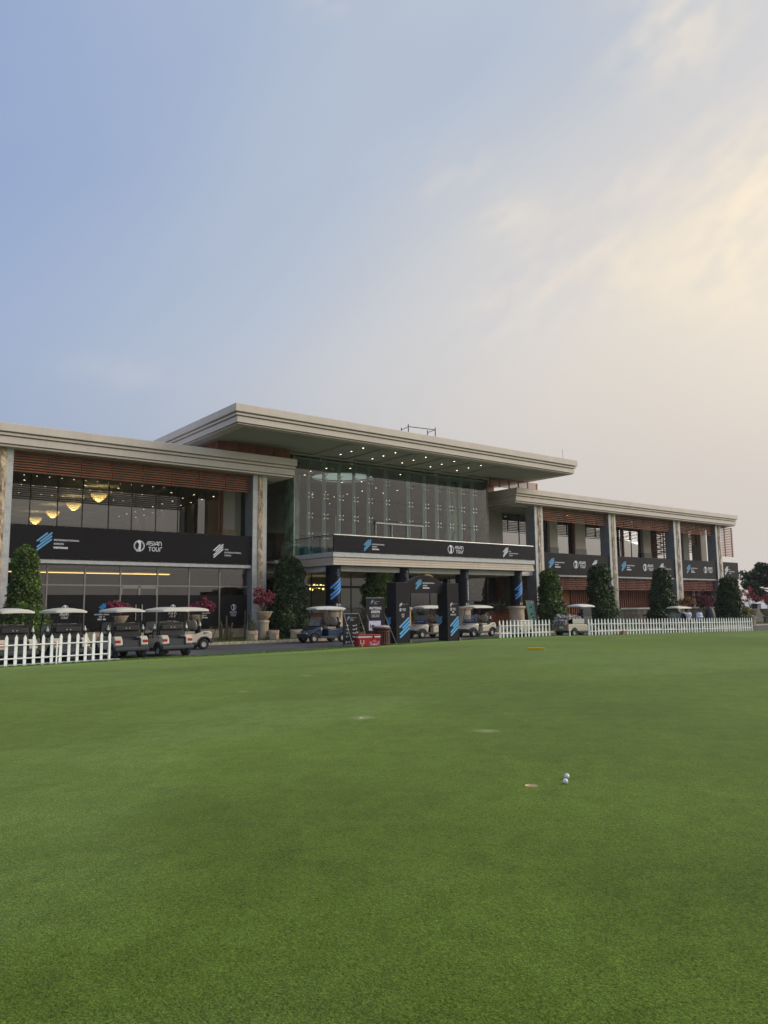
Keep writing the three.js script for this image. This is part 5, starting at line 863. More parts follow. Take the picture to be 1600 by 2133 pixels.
// ------------------------------------------------------------------ event arch, signs and small things
{
  const y = greenY(24.5, -28.4) - 0.02, o = thing('event_arch', 'black printed event arch with two square pillars over the path', 'arch', [0, y, 0]);
  const front = (extra) => { const [c, x] = canvas(256, 1000, '#242226'); x.fillStyle = '#1a181c'; x.fillRect(0, 186, 256, 3); bars(x, 60, 330, 70, WHITE); words(x, 122, 352, 11, ['INTERNATIONAL', 'SERIES'], '#a8a5ad', false); tourMark(x, 56, 420, 52); extra(x); x.save(); x.beginPath(); x.rect(0, 0, 256, 1000); x.clip(); bars(x, 52, 560, 350, '#69b2ea'); x.restore(); return printMat(c); };
  const sideP = (() => { const [c, x] = canvas(200, 1000, '#242226'); bars(x, -110, 560, 250, '#69b2ea'); return printMat(c); })();
  const mats = [front((x) => { x.fillStyle = WHITE; x.font = 'bold 12px sans-serif'; x.textAlign = 'center'; x.fillText('————', 128, 505); x.strokeStyle = WHITE; x.lineWidth = 7; x.beginPath(); x.moveTo(110, 520); x.lineTo(146, 520); x.lineTo(146, 545); x.quadraticCurveTo(144, 562, 128, 570); x.quadraticCurveTo(112, 562, 110, 545); x.closePath(); x.stroke(); }), front((x) => { x.fillStyle = WHITE; x.beginPath(); x.moveTo(112, 505); x.lineTo(106, 482); x.lineTo(119, 494); x.lineTo(128, 476); x.lineTo(137, 494); x.lineTo(150, 482); x.lineTo(144, 505); x.closePath(); x.fill(); x.font = 'bold 34px serif'; x.textAlign = 'center'; x.fillText('ROLEX', 128, 542); })];
  [[22.52, 23.34], [25.74, 26.5]].forEach(([a, b], k) => {
    const p = mesh('arch_pillar', rbx(a, b, 0, 2.84, -28.80, -28.12, 0.01, 1), M.black, o);
    mesh('front_print', facing(a + 0.004, b - 0.004, 0.01, 2.83, -28.115), mats[k], p);
    const g = new THREE.PlaneGeometry(0.66, 2.82); g.rotateY(-Math.PI / 2); g.translate(a - 0.005, 1.42, -28.46); mesh('side_print', g, sideP, p);
    mesh('foot_wedge', rbx(b - 0.03, b + 0.03, 0, 0.16, -28.16, -28.05, 0.01, 1), M.planterGrey, p);
  });
  const pts = [[23.342, 2.36], [25.738, 2.36], [25.738, 2.84], ...[...Array(15).keys()].map((i) => { const t = i / 14; return [mix(25.72, 23.36, t), 2.84 + 0.38 * Math.sin(Math.PI * t)]; }), [23.342, 2.84]];
  mesh('arch_header', prism(pts, 0.30, 0.01).translate(0, 0, -28.5), std([0.035, 0.032, 0.036], 0.6), o);
  const [c, x] = canvas(640, 240, null); const sh = new THREE.ShapeGeometry(new THREE.Shape(pts.map((p) => new THREE.Vector2(...p)))), uv = sh.attributes.uv, ps = sh.attributes.position; for (let i = 0; i < uv.count; i++) uv.setXY(i, (ps.getX(i) - 23.34) / 2.4, (ps.getY(i) - 2.36) / 0.9);
  x.fillStyle = '#242226'; x.fillRect(0, 0, 640, 240); bars(x, 150, 62, 135, BLUE); words(x, 272, 112, 21, L3, WHITE, true); sh.translate(0, 0, -28.344); mesh('header_print', sh, printMat(c), o);
  mesh('gold_hoop', new THREE.TorusGeometry(0.62, 0.02, 6, 24, 1.5).rotateZ(0.75).translate(24.9, 2.63, -28.60), std([0.45, 0.30, 0.08], 0.4, { metalness: 0.6 }), o);
}
{
  const board = (name, label, x0, x1, z, top, low, strutY, foot, draw, W, H) => {
    const y = greenY((x0 + x1) / 2, z) - 0.01, o = thing(name, label, 'sign', [x0, y, z]), w = x1 - x0, [c, x] = canvas(W, H, '#232126'); draw(x);
    mesh('panel', rbx(0, w, low, top, -0.02, 0.02, 0.008, 1), M.black, o); mesh('panel_print', facing(0.012, w - 0.012, low + 0.012, top - 0.012, 0.0245), printMat(c), o);
    for (const u of [0.025, w - 0.025]) { mesh('leg', rod([u, -0.02, 0], [u, low + 0.02, 0], 0.014, 6), M.black, o); mesh('strut', rod([u, strutY, 0.03], [u + 0.03, -0.03, foot], 0.011, 6), M.frame, o); mesh('strut_joint', new THREE.SphereGeometry(0.022, 8, 6).translate(u + 0.015, strutY * 0.55, foot * 0.47), M.steel, o); }
    mesh('top_bar', rod([0.02, top + 0.005, 0], [w - 0.02, top + 0.005, 0], 0.012, 6), M.frame, o); return o;
  };
  const arrow = (x, px, py, s, dir, col) => { x.strokeStyle = col; x.lineWidth = s * 0.22; x.lineCap = 'butt'; x.beginPath(); x.moveTo(px - dir * s, py); x.lineTo(px + dir * s * 0.8, py); x.moveTo(px + dir * s * 0.1, py - s * 0.75); x.lineTo(px + dir * s * 0.85, py); x.lineTo(px + dir * s * 0.1, py + s * 0.75); x.stroke(); };
  board('direction_sign', 'black folding sign with arrows to holes, left of the red cooler', 19.09, 19.95, -27.5, 1.42, 0.12, 1.40, 0.72, (x) => {
    bars(x, 88, 40, 92, BLUE); words(x, 172, 78, 16, L3, '#b9b6c0', true);
    [['HOLE', '1', 1], ['HOLE', '9', 1], ['HOLE', '10', 1], ['HOLE', '18', -1]].forEach(([t, n, d], i) => { const yy = 238 + i * 76; arrow(x, 92, yy, 30, d, i === 0 ? WHITE : '#8cc3ea'); x.fillStyle = WHITE; x.textBaseline = 'middle'; x.textAlign = 'right'; x.font = 'bold 30px sans-serif'; x.fillText(t, 308, yy + 5); x.textAlign = 'left'; x.font = 'bold 48px sans-serif'; x.fillText(n, 318, yy - 4); });
    tourMark(x, 44, 556, 52); bars(x, 216, 552, 56, WHITE); words(x, 268, 572, 11, ['INTERNATIONAL', 'SERIES'], '#8d8a94', false);
  }, 400, 620);
  board('putting_green_sign', 'tall black putting green sign behind the red cooler', 20.83, 21.9, -28.2, 2.11, 0.10, 1.36, 0.9, (x) => {
    bars(x, 110, 26, 90, BLUE); words(x, 194, 62, 15, L3, '#b9b6c0', true);
    x.fillStyle = WHITE; x.textAlign = 'center'; x.textBaseline = 'middle'; x.font = 'bold 70px sans-serif'; x.fillText('PUTTING', 230, 196); x.fillText('GREEN', 230, 266); x.font = 'bold 22px sans-serif'; x.fillText('PLAYERS, COACHES', 230, 330); x.fillText('& OFFICIALS ONLY', 230, 362);
    x.fillStyle = '#c8cbe0'; x.beginPath(); x.roundRect(62, 440, 300, 190, 12); x.fill(); x.fillStyle = '#5b63a5'; x.font = 'bold 16px sans-serif'; x.fillText('COURSE STATUS', 212, 464); x.fillStyle = '#8c3a44'; x.fillRect(86, 510, 34, 70); x.fillStyle = '#2c2f3c'; x.fillRect(130, 520, 70, 46); x.fillStyle = '#c4c48a'; x.fillRect(150, 575, 60, 30);
  }, 460, 860);
  // A-frame menu board on the terrace
  const o = thing('menu_board', 'leaning teal menu board with wooden frame by the corner column', 'sign', [41.5, 0.3, -36.5]); const [c, x] = canvas(256, 400, '#5d8580'); x.fillStyle = '#24332f'; for (const [a, b, s] of [[120, 110, 50], [150, 120, 34], [120, 250, 46], [150, 300, 34]]) { x.beginPath(); x.ellipse(a, b, s, s * 0.45, -0.5, 0, 7); x.fill(); } x.strokeStyle = '#a9c2a8'; x.lineWidth = 6; x.beginPath(); x.ellipse(150, 110, 34, 26, 0, 0, 7); x.stroke(); x.fillStyle = '#b5b26a'; x.fillRect(110, 270, 70, 14); x.fillStyle = '#dfe8e0'; x.font = 'bold 26px sans-serif'; x.fillText('MENU', 150, 40);
  const pg = mesh('panel', rbx(-0.46, 0.46, 0.25, 1.85, -0.015, 0.015, 0.01, 1), M.wood, o); pg.rotation.x = -0.16; mesh('poster', facing(-0.43, 0.43, 0.28, 1.82, 0.02), printMat(c), pg);
  for (const s of [-1, 1]) { mesh('leg', rod([s * 0.46, 0, 0.06], [s * 0.46, 1.86, -0.28], 0.022, 6), M.wood, o); mesh('leg', rod([s * 0.46, 0, -0.6], [s * 0.46, 1.86, -0.30], 0.022, 6), M.wood, o); }
}
{ // red cooler
  const x = 20.0, z = -26.98, o = thing('cooler_box', 'red cooler box with white stripe on the grass by the litter bin', 'cooler', [x, greenY(x, z) - 0.01, z], -0.22); M.coolerRed = phys([0.42, 0.012, 0.022], 0.35, { clearcoat: 0.3 });
  mesh('tub', rbx(-0.52, 0.52, 0.02, 0.40, -0.24, 0.24, 0.04, 3), M.coolerRed, o); const lid = mesh('lid', rbx(-0.53, 0.53, 0.455, 0.53, -0.25, 0.25, 0.03, 3), M.coolerRed, o); mesh('white_stripe', rbx(-0.525, 0.525, 0.401, 0.454, -0.247, 0.247, 0.01, 1), M.white, o);
  mesh('latch', rbx(0.14, 0.22, 0.37, 0.50, 0.245, 0.265, 0.01, 1), M.black, o); mesh('handle', [rod([-0.42, 0.30, 0.26], [-0.42, 0.14, 0.26], 0.014, 6), rod([-0.42, 0.14, 0.26], [-0.28, 0.14, 0.26], 0.014, 6), rod([-0.28, 0.14, 0.26], [-0.28, 0.30, 0.26], 0.014, 6)], M.white, o); mesh('drain_plug', new THREE.CylinderGeometry(0.025, 0.025, 0.03, 12).rotateX(Math.PI / 2).translate(-0.34, 0.06, 0.245), M.white, o);
  const [c, q] = canvas(256, 160, '#b5161f'); q.fillStyle = '#e9a0a4'; q.beginPath(); q.moveTo(8, 40); q.lineTo(90, 120); q.lineTo(128, 96); q.lineTo(166, 120); q.lineTo(248, 40); q.lineTo(248, 150); q.lineTo(8, 150); q.closePath(); q.fill(); q.fillStyle = '#6d87c9'; q.beginPath(); q.moveTo(12, 60); q.lineTo(84, 140); q.lineTo(12, 145); q.closePath(); q.fill(); q.beginPath(); q.moveTo(244, 60); q.lineTo(172, 140); q.lineTo(244, 145); q.closePath(); q.fill(); q.strokeStyle = '#e6c7c9'; q.lineWidth = 5; q.beginPath(); q.ellipse(128, 50, 46, 26, 0, 0, 7); q.stroke(); q.fillStyle = '#f0d8d8'; q.font = 'bold 24px serif'; q.textAlign = 'center'; q.fillText('Tiger', 128, 58); mesh('label_print', facing(0.0, 0.46, 0.05, 0.34, 0.243), printMat(c), o);
}
{ // slatted litter bin
  const x = 21.22, z = -27.55, o = thing('litter_bin', 'round brown slatted litter bin between red cooler and arch', 'bin', [x, greenY(x, z) - 0.01, z]); M.binWood = std([0.15, 0.055, 0.048], 0.55, { map: woodTex });
  const sg = rbx(-0.035, 0.035, 0, 0.70, -0.014, 0.014, 0.008, 1); for (let k = 0; k < 20; k++) { const s = mesh('slat', sg, M.binWood, o), a = k / 20 * 6.283; s.position.set(Math.sin(a) * 0.36, 0.03, Math.cos(a) * 0.36); s.rotation.y = a; }
  for (const yy of [0.10, 0.62]) mesh('hoop', new THREE.TorusGeometry(0.372, 0.022, 8, 40).rotateX(Math.PI / 2).translate(0, yy, 0), M.binWood, o); mesh('rim', lathe([[0.34, 0.70], [0.41, 0.70], [0.42, 0.76], [0.40, 0.80], [0.33, 0.82]], 36), M.binWood, o); mesh('liner', lathe([[0, 0.04], [0.32, 0.04], [0.33, 0.78]], 24), M.black, o);
  const bag = lathe([[0.36, 0.79], [0.37, 0.83], [0.30, 0.87], [0.16, 0.885], [0, 0.87]], 40), p = bag.attributes.position; for (let i = 0; i < p.count; i++) p.setY(i, p.getY(i) + 0.035 * (fbm(p.getX(i) * 12, p.getZ(i) * 12, 720, 3) - 0.5)); bag.computeVertexNormals(); mesh('bin_bag', bag, std([0.40, 0.34, 0.34], 0.4), o);
}
{ // yellow board, balls
  const o = thing('yellow_board', 'bright yellow bar lying on the far part of the green', 'board', [19.75, greenY(19.75, -17.3), -17.3], -0.857); M.yellow = phys([0.75, 0.47, 0.01], 0.4, {}); mesh('plank', rbx(-0.27, 0.27, 0.0, 0.075, -0.05, 0.05, 0.012, 2), M.yellow, o); mesh('end_cap', rbx(-0.275, -0.25, -0.004, 0.079, -0.054, 0.054, 0.01, 1), M.yellow, o); mesh('end_cap', rbx(0.25, 0.275, -0.004, 0.079, -0.054, 0.054, 0.01, 1), M.yellow, o);
  const dimple = tileTex(256, (u, v) => { let d = 1; for (let a = -1; a <= 1; a++) for (let b = -1; b <= 1; b++) { const gx = Math.floor(u * 26) + a, gy = Math.floor(v * 15) + b, cx = (gx + 0.5 + (gy & 1 ? 0.5 : 0)) / 26, cy = (gy + 0.5) / 15; d = Math.min(d, Math.hypot((u - cx) * 26, (v - cy) * 15)); } return grey(smooth(0.1, 0.42, d)); }, { srgb: false });
  M.ball = phys([0.78, 0.79, 0.80], 0.28, { clearcoat: 0.5, bumpMap: dimple, bumpScale: 0.0006 });
  [[5.36, -4.40, 'farther golf ball of the pair beside the cup'], [5.20, -4.285, 'nearer golf ball of the pair beside the cup']].forEach(([x, z, l], k) => { const b = mesh('golf_ball', new THREE.SphereGeometry(0.0228, 40, 28).rotateX(0.6 + k), M.ball); b.position.set(x, greenY(x, z) + 0.0208, z); tag(b, l, 'golf ball', 'golf balls by the cup'); });
}
// bollards and cabinet at the far right
for (const [x, l] of [[68.9, 'short stone bollard left of the dark screen at the far right'], [73.0, 'short stone bollard at the right picture edge']]) { const o = thing('stone_bollard', l, 'bollard', [x, roadY(x) + 0.1, -34.9], 0, 'stone bollards at the far right'); mesh('shaft', lathe([[0.17, 0], [0.16, 0.68], [0.19, 0.70], [0.19, 0.80], [0.12, 0.86], [0, 0.87]], 20), M.planterGrey, o); mesh('base', rbx(-0.22, 0.22, -0.05, 0.08, -0.22, 0.22, 0.02, 1), M.planterGrey, o); }
{ const o = thing('garden_screen', 'dark low screen standing between the grey urns', 'screen', [74.95, roadY(72) + 0.1, -37.2]); mesh('board', rbx(-0.95, 0.95, 0.12, 1.05, -0.04, 0.04, 0.02, 1), M.plasticDark, o); for (const s of [-0.8, 0.8]) mesh('leg', rbx(s - 0.04, s + 0.04, -0.1, 0.12, -0.04, 0.04, 0.01, 1), M.plasticDark, o);
  const p = thing('dark_column', 'slim dark cabinet behind the airy red shrub', 'cabinet', [77.0, roadY(72) + 0.05, -38.5]); mesh('cabinet_body', rbx(-0.4, 0.4, 0, 1.85, -0.3, 0.3, 0.04, 2), M.plasticDark, p); mesh('cabinet_cap', rbx(-0.44, 0.44, 1.85, 1.93, -0.34, 0.34, 0.02, 1), M.plasticDark, p);
  const w = thing('pale_wall', 'pale low garden wall behind the end of the long fence', 'wall', [69.3, roadY(69) + 0.05, -35.6]); mesh('wall_body', rbx(-0.65, 0.65, 0, 0.62, -0.12, 0.12, 0.01, 1), M.planter, w); mesh('wall_cap', rbx(-0.69, 0.69, 0.62, 0.70, -0.16, 0.16, 0.015, 1), M.planter, w);
  const bag = thing('dark_umbrella', 'closed dark umbrella standing right of the two people', 'umbrella', [60.6, -0.2, -34.2]); const g = lathe([[0.02, 2.08], [0.16, 2.0], [0.30, 1.75], [0.40, 1.3], [0.42, 0.7], [0.36, 0.5], [0.1, 0.46]], 12); g.scale(1, 0.84, 1); mesh('folded_canopy', g, M.plasticDark, bag); mesh('pole', rod([0, 0, 0], [0, 1.8, 0], 0.03, 8), M.frameDark, bag); mesh('base', lathe([[0.45, 0], [0.45, 0.08], [0.1, 0.12], [0, 0.12]], 20), M.plasticDark, bag); }
// ------------------------------------------------------------------ terrace and hall furniture
function chair(label, x, y, z, turn, mat, k, group) {
  const o = thing('wooden_chair', label, 'chair', [x, y, z], turn, group);
  mesh('seat', rbx(-0.23, 0.23, 0.43, 0.47, -0.22, 0.22, 0.01, 1), mat, o);
  for (const [a, b] of [[-1, -1], [1, -1], [-1, 1], [1, 1]]) mesh('leg', rbx(a * 0.2 - 0.022, a * 0.2 + 0.022, 0, b > 0 ? 0.43 : 1.0, b * 0.19 - 0.022, b * 0.19 + 0.022, 0.004, 1), mat, o);
  mesh('top_rail', rbx(-0.178, 0.178, 0.86, 0.99, -0.205, -0.175, 0.008, 1), mat, o); for (const s of [-0.1, 0, 0.1]) mesh('back_slat', bx(s - 0.025, s + 0.025, 0.47, 0.86, -0.20, -0.18), mat, o); return o;
}
function table(label, x, y, z, w, d, mat) { const o = thing('wooden_table', label, 'table', [x, y, z], 0, 'wooden terrace tables'); mesh('table_top', rbx(-w / 2, w / 2, 0.71, 0.75, -d / 2, d / 2, 0.01, 1), mat, o); for (const [a, b] of [[-1, -1], [1, -1], [-1, 1], [1, 1]]) mesh('leg', rbx(a * (w / 2 - 0.06) - 0.035, a * (w / 2 - 0.06) + 0.035, 0, 0.71, b * (d / 2 - 0.06) - 0.035, b * (d / 2 - 0.06) + 0.035, 0.005, 1), mat, o); return o; }
{
  const Y0 = 0.332;
  const names = ['just right of the first pillar', 'left of the second pillar', 'right of the second pillar', 'left of the third pillar', 'right of the third pillar', 'left of the last pillar'];
  [25.6, 27.2, 30.6, 32.3, 35.6, 37.4].forEach((x, i) => {
    const m = i % 2 ? M.woodLight : M.wood; table('wooden terrace table ' + names[i], x, Y0, -37.9, 0.9, 0.8, m);
    chair('wooden chair on the near side of the table ' + names[i], x - 0.05, Y0, -37.15, Math.PI + 0.1 * (i - 2), m, i, 'wooden terrace chairs'); chair('wooden chair at the right end of the table ' + names[i], x + 0.78, Y0, -37.85, -Math.PI / 2 + 0.15, m, i, 'wooden terrace chairs');
  });
  const c = thing('wooden_counter', 'red-brown wooden counter on the terrace behind the blue cart', 'counter', [24.9, Y0, -38.4]); for (let k = 0; k < 8; k++) mesh('plank', rbx(-1.1 + k * 0.275, -0.83 + k * 0.275, 0, 1.08, -0.2, 0.2, 0.006, 1), k % 3 ? M.wood : M.woodLight, c); mesh('counter_top', rbx(-1.16, 1.16, 1.08, 1.13, -0.26, 0.26, 0.01, 1), M.woodLight, c);
  const p = thing('wooden_planter_box', 'long wooden planter box on the terrace before the stair', 'planter', [40.4, Y0, -38.9]); for (let k = 0; k < 7; k++) mesh('plank', rbx(-1.0 + k * 0.29, -0.72 + k * 0.29, 0, 0.98, -0.35, 0.35, 0.006, 1), M.wood, p); mesh('rim', rbx(-1.04, 1.06, 0.98, 1.03, -0.4, 0.4, 0.01, 1), M.woodLight, p);
  M.teal = std([0.03, 0.22, 0.26], 0.7);
  [[24.9, -39.9, 0.4, 'leftmost teal lounge chair inside the hall corner'], [26.3, -40.6, 0.8, 'second teal lounge chair inside the hall corner']].forEach(([x, z, t, l]) => { const o = thing('lounge_chair', l, 'chair', [x, 4.72, z], t, 'teal lounge chairs in the hall'); mesh('seat', rbx(-0.35, 0.35, 0.25, 0.45, -0.35, 0.35, 0.06, 3), M.teal, o); mesh('backrest', rbx(-0.35, 0.35, 0.45, 1.0, -0.38, -0.24, 0.05, 3), M.teal, o); for (const s of [-1, 1]) mesh('arm', rbx(s * 0.40 - 0.06, s * 0.40 + 0.06, 0.2, 0.62, -0.35, 0.32, 0.04, 2), M.teal, o); for (const [a, b] of [[-1, -1], [1, -1], [-1, 1], [1, 1]]) mesh('leg', rod([a * 0.3, 0, b * 0.3], [a * 0.3, 0.25, b * 0.3], 0.02, 6), M.black, o); });
  const sh = thing('book_shelf', 'low shelf with books inside the hall corner', 'shelf', [27.3, 4.72, -39.6]); mesh('shelf_board', bx(-0.8, 0.8, 0.02, 0.06, -0.18, 0.18), M.wood, sh); mesh('shelf_board', bx(-0.8, 0.8, 0.74, 0.78, -0.18, 0.18), M.wood, sh); for (const s of [-0.78, 0.78]) mesh('shelf_side', bx(s - 0.02, s + 0.02, 0.06, 0.74, -0.18, 0.18), M.wood, sh);
  const bk = [std([0.30, 0.06, 0.05], 0.7), std([0.05, 0.18, 0.22], 0.7), std([0.45, 0.44, 0.40], 0.7), M.black]; for (let k = 0; k < 18; k++) mesh('book', bx(-0.74 + k * 0.08, -0.68 + k * 0.08, 0.061, 0.38 + 0.12 * hash(k, 2, 1), -0.12, 0.12), bk[k % 4], sh);
}
// ------------------------------------------------------------------ people
function blob(bones, box, res, k = 0.05) {   // smooth union of tapered bones, meshed
  const [lo, hi] = box, mc = new MarchingCubes(res, new THREE.MeshStandardMaterial(), false, false, 60000); mc.isolation = 0;
  const sx = (hi[0] - lo[0]) / res, sy = (hi[1] - lo[1]) / res, sz = (hi[2] - lo[2]) / res;
  const B = bones.map(([a, b, r1, r2]) => ({ a, d: [b[0] - a[0], b[1] - a[1], b[2] - a[2]], r1, r2, l: Math.max(1e-9, (b[0] - a[0]) ** 2 + (b[1] - a[1]) ** 2 + (b[2] - a[2]) ** 2) }));
  for (let z = 0; z < res; z++) for (let y = 0; y < res; y++) for (let x = 0; x < res; x++) {
    const p = [lo[0] + (x + 0.0) * sx, lo[1] + y * sy, lo[2] + z * sz]; let s = 0;
    for (const q of B) { const v = [p[0] - q.a[0], p[1] - q.a[1], p[2] - q.a[2]], t = clamp((v[0] * q.d[0] + v[1] * q.d[1] + v[2] * q.d[2]) / q.l), d = Math.hypot(v[0] - t * q.d[0], v[1] - t * q.d[1], v[2] - t * q.d[2]) - mix(q.r1, q.r2, t); s += Math.exp(-d / k * 2.2); }
    mc.field[x + y * res + z * res * res] = Math.log(s + 1e-30) * k / 2.2;
  }
  mc.update(); const n = mc.count, P = mc.positionArray.slice(0, n * 3), g = new THREE.BufferGeometry();
  for (let i = 0; i < n; i++) { P[i * 3] = lo[0] + (P[i * 3] + 1) / 2 * (hi[0] - lo[0]); P[i * 3 + 1] = lo[1] + (P[i * 3 + 1] + 1) / 2 * (hi[1] - lo[1]); P[i * 3 + 2] = lo[2] + (P[i * 3 + 2] + 1) / 2 * (hi[2] - lo[2]); }
  g.setAttribute('position', new THREE.BufferAttribute(P, 3)); const h = mergeVertices(g, 1e-4); h.computeVertexNormals(); return h;
}
M.skin = std([0.32, 0.17, 0.105], 0.6); M.hair = std([0.02, 0.016, 0.014], 0.7); M.shirt = std([0.66, 0.70, 0.76], 0.8); M.trousers = std([0.05, 0.055, 0.075], 0.85); M.shoe = std([0.5, 0.5, 0.5], 0.6); M.navyCloth = std([0.018, 0.028, 0.06], 0.85);
function fingers(wrist, dir, side, up) {   // palm, four fingers and a thumb, slightly curled
  const A = (o, s, f, u) => [o[0] + side[0] * s + dir[0] * f + up[0] * u, o[1] + side[1] * s + dir[1] * f + up[1] * u, o[2] + side[2] * s + dir[2] * f + up[2] * u], b = [];
  b.push([A(wrist, -0.02, 0.02, 0), A(wrist, -0.024, 0.08, 0), 0.018, 0.016], [A(wrist, 0.02, 0.02, 0), A(wrist, 0.024, 0.08, 0), 0.018, 0.016]);
  [[-0.03, 0.062], [-0.010, 0.075], [0.011, 0.072], [0.031, 0.055]].forEach(([s, l]) => { const k = A(wrist, s, 0.085, 0), m = A(wrist, s * 1.1, 0.085 + l * 0.6, -0.008), t = A(wrist, s * 1.1, 0.085 + l, -0.026); b.push([k, m, 0.0095, 0.009], [m, t, 0.009, 0.0075]); });
  b.push([A(wrist, -0.03, 0.03, 0), A(wrist, -0.058, 0.06, -0.01), 0.012, 0.0105], [A(wrist, -0.058, 0.06, -0.01), A(wrist, -0.066, 0.09, -0.02), 0.0105, 0.009]); return b;
}
const unit = (a) => { const l = Math.hypot(...a); return a.map((v) => v / l); }, sub = (a, b) => a.map((v, i) => v - b[i]), cross = (a, b) => [a[1] * b[2] - a[2] * b[1], a[2] * b[0] - a[0] * b[2], a[0] * b[1] - a[1] * b[0]];
function person(label, pos, turn, J, cloth) {   // faces -z; J gives the joints
  const o = thing('person', label, 'person', pos, turn), S = J;
  const arm = (s) => { const L = S[s]; return [[L[0], L[1], 0.046, 0.038], [L[1], L[2], 0.037, 0.026]]; }, leg = (s) => { const L = S[s]; return [[L[0], L[1], 0.082, 0.056], [L[1], L[2], 0.055, 0.036], [L[2], L[3], 0.038, 0.03]]; };
  const trunk = [[S.hip, S.waist, 0.125, 0.115], [S.waist, S.chest, 0.115, 0.125], [[S.chest[0] - 0.09, S.chest[1], S.chest[2]], [S.chest[0] + 0.09, S.chest[1], S.chest[2]], 0.115, 0.115], [S.chest, S.neck, 0.10, 0.055], [S.neck, S.head, 0.052, 0.05]];
  const bones = [...trunk, ...arm('armL'), ...arm('armR'), ...leg('legL'), ...leg('legR')], all = bones.flatMap((b) => [b[0], b[1]]), lo = [0, 1, 2].map((i) => Math.min(...all.map((p) => p[i])) - 0.2), hi = [0, 1, 2].map((i) => Math.max(...all.map((p) => p[i])) + 0.2);
  const parts = [blob(bones, [lo, hi], 56)];
  const H = S.head, f = S.look, r = unit(cross(f, [0, 1, 0])), u = cross(r, f), at = (a, b, c) => [H[0] + r[0] * a + u[0] * b + f[0] * c, H[1] + r[1] * a + u[1] * b + f[1] * c, H[2] + r[2] * a + u[2] * b + f[2] * c];
  const hb = [[at(0, 0.06, -0.015), at(0, 0.03, 0.0), 0.088, 0.085], [at(0, 0.0, 0.02), at(0, -0.055, 0.045), 0.07, 0.045], [at(0, 0.03, 0.085), at(0, -0.005, 0.105), 0.010, 0.016], [at(-0.09, 0.02, -0.01), at(-0.092, -0.015, -0.01), 0.016, 0.012], [at(0.09, 0.02, -0.01), at(0.092, -0.015, -0.01), 0.016, 0.012]];
  parts.push(blob(hb, [[H[0] - 0.16, H[1] - 0.16, H[2] - 0.16], [H[0] + 0.16, H[1] + 0.2, H[2] + 0.16]], 56, 0.012));
  for (const s of ['armL', 'armR']) { const L = S[s], d = unit(sub(L[2], L[1])), sd = unit(cross(d, [0.1, 1, 0.2])), up = cross(sd, d), hbz = fingers(L[2], d, sd.map((v) => v * (s === 'armL' ? 1 : -1)), up), c = L[2].map((v, i) => v + d[i] * 0.08); parts.push(blob([[L[1], L[2], 0.03, 0.026], ...hbz], [c.map((v) => v - 0.17), c.map((v) => v + 0.17)], 64, 0.006)); }
  const clean = parts.map((g) => { const q = g.toNonIndexed(); q.computeVertexNormals(); return g; });
  mesh('body', merge(clean), M.skin, o);
  mesh('hair', blob([[at(0, 0.085, -0.03), at(0, 0.05, -0.045), 0.085, 0.085], [at(0, 0.10, 0.02), at(0, 0.1, -0.03), 0.068, 0.075]], [[H[0] - 0.18, H[1] - 0.12, H[2] - 0.18], [H[0] + 0.18, H[1] + 0.24, H[2] + 0.18]], 40, 0.02), M.hair, o);
  for (const e of [-0.032, 0.032]) mesh('eye', new THREE.SphereGeometry(0.009, 8, 6).translate(...at(e, 0.022, 0.079)), M.hair, o); mesh('mouth', new THREE.SphereGeometry(0.016, 8, 6).scale(1, 0.3, 0.5).translate(...at(0, -0.045, 0.088)), std([0.24, 0.09, 0.07], 0.6), o);
  const grow = (b, d) => b.map(([a, c, r1, r2]) => [a, c, r1 + d, r2 + d]), cut = (b, t) => { const [a, c, r1, r2] = b; return [a, a.map((v, i) => mix(v, c[i], t)), r1, mix(r1, r2, t)]; };
  const sl = cloth.long ? (s) => { const a = arm(s); return [a[0], cut(a[1], 0.9)]; } : (s) => [cut(arm(s)[0], 0.7)];
  mesh('shirt', blob(grow([...trunk.slice(0, 3), [S.chest, S.neck, 0.10, 0.045], ...sl('armL'), ...sl('armR')], 0.022), [lo, hi], 56), cloth.shirt, o);
  mesh('trousers', blob(grow([[S.hip, S.hip.map((v, i) => mix(v, S.waist[i], 0.4)), 0.125, 0.115], ...leg('legL').slice(0, 2), ...leg('legR').slice(0, 2)], 0.02), [lo, hi], 56), cloth.trousers, o);
  for (const s of ['legL', 'legR']) { const L = S[s], d = sub(L[3], L[2]); mesh('shoe', blob([[[L[2][0], L[2][1] - 0.03, L[2][2] + 0.02], [L[3][0], L[3][1] - 0.0, L[3][2] - 0.06], 0.045, 0.04]], [[L[2][0] - 0.1, L[2][1] - 0.12, L[3][2] - 0.2], [L[2][0] + 0.1, L[2][1] + 0.1, L[2][2] + 0.12]], 28, 0.02), M.shoe, o); }
  if (cloth.cap) { const g = new THREE.SphereGeometry(0.108, 20, 12, 0, 6.29, 0, 1.45).translate(...at(0, 0.065, -0.02)); mesh('cap', [g, new THREE.CylinderGeometry(0.085, 0.085, 0.012, 18).scale(1, 1, 0.8).translate(...at(0, 0.075, 0.10))], cloth.cap, o); }
  return o;
}
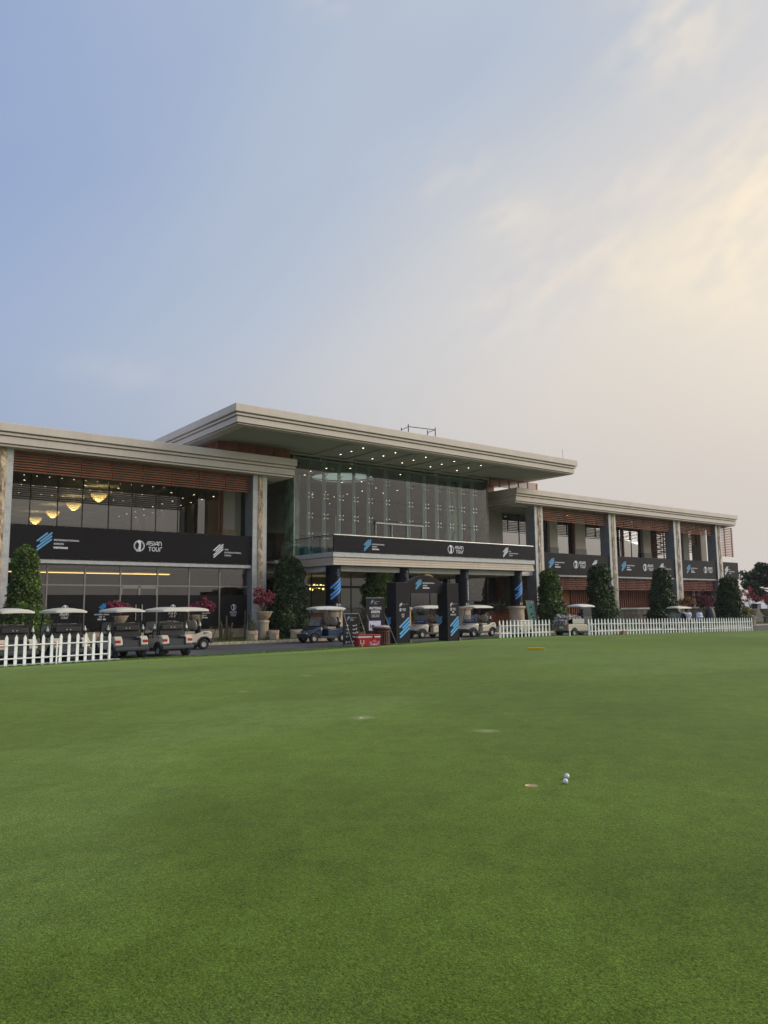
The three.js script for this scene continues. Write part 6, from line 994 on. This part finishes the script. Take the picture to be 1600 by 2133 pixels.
const stand = (o) => ({ hip: [0, 0.86, 0], waist: [0, 1.0, 0], chest: [0, 1.22, 0.0], neck: [0, 1.39, -0.01], head: [0, 1.50, -0.02], look: unit([0, -0.1, -1]), armL: [[-0.17, 1.31, 0], [-0.23, 1.05, 0.03], [-0.22, 0.82, -0.05]], armR: [[0.17, 1.31, 0], [0.23, 1.05, 0.03], [0.22, 0.82, -0.05]], legL: [[-0.09, 0.84, 0], [-0.10, 0.45, -0.01], [-0.11, 0.09, 0.02], [-0.11, 0.04, -0.10]], legR: [[0.09, 0.84, 0], [0.10, 0.45, -0.01], [0.11, 0.09, 0.02], [0.11, 0.04, -0.10]], ...o });
// both stand behind the long fence, turned towards the green
person('person in a pale short-sleeved shirt pointing to the left beside the far cart', [52.3, roadY(52.3) - 0.02, -31.2], Math.PI - 0.5, stand({ look: unit([0.9, -0.1, -0.5]), armR: [[0.17, 1.31, 0], [0.42, 1.36, -0.06], [0.66, 1.40, -0.12]] }), { shirt: M.shirt, trousers: M.trousers });
person('person in a pale long-sleeved shirt looking down at both hands', [52.75, roadY(52.7) - 0.02, -30.6], Math.PI - 0.3, stand({ head: [0, 1.49, -0.06], look: unit([0.25, -0.55, -1]), armL: [[-0.17, 1.31, 0], [-0.22, 1.06, -0.03], [-0.05, 1.02, -0.24]], armR: [[0.17, 1.31, 0], [0.22, 1.06, -0.03], [0.06, 1.03, -0.24]] }), { shirt: std([0.55, 0.63, 0.76], 0.8), trousers: M.navyCloth, long: true });
person('person in navy clothes and pale cap sitting in the utility cart', [36.85, roadY(36.5) + 0.02, -28.72], -Math.PI / 2, { hip: [0, 0.90, 0], waist: [0, 1.02, 0.01], chest: [0, 1.22, 0.0], neck: [0, 1.37, -0.03], head: [0, 1.46, -0.05], look: unit([0.2, -0.1, -1]), armL: [[-0.17, 1.29, 0], [-0.22, 1.08, -0.08], [-0.16, 1.03, -0.28]], armR: [[0.17, 1.29, 0], [0.22, 1.08, -0.08], [0.16, 1.0, -0.28]], legL: [[-0.09, 0.89, -0.02], [-0.11, 0.86, -0.40], [-0.11, 0.42, -0.50], [-0.11, 0.37, -0.60]], legR: [[0.09, 0.89, -0.02], [0.11, 0.86, -0.40], [0.11, 0.42, -0.50], [0.11, 0.37, -0.60]] }, { shirt: M.navyCloth, trousers: M.navyCloth, cap: M.cartRoof, long: true });

scene.fog = new THREE.FogExp2(new THREE.Color(0.80, 0.80, 0.82), 0.00025);
renderer.render(scene, camera);
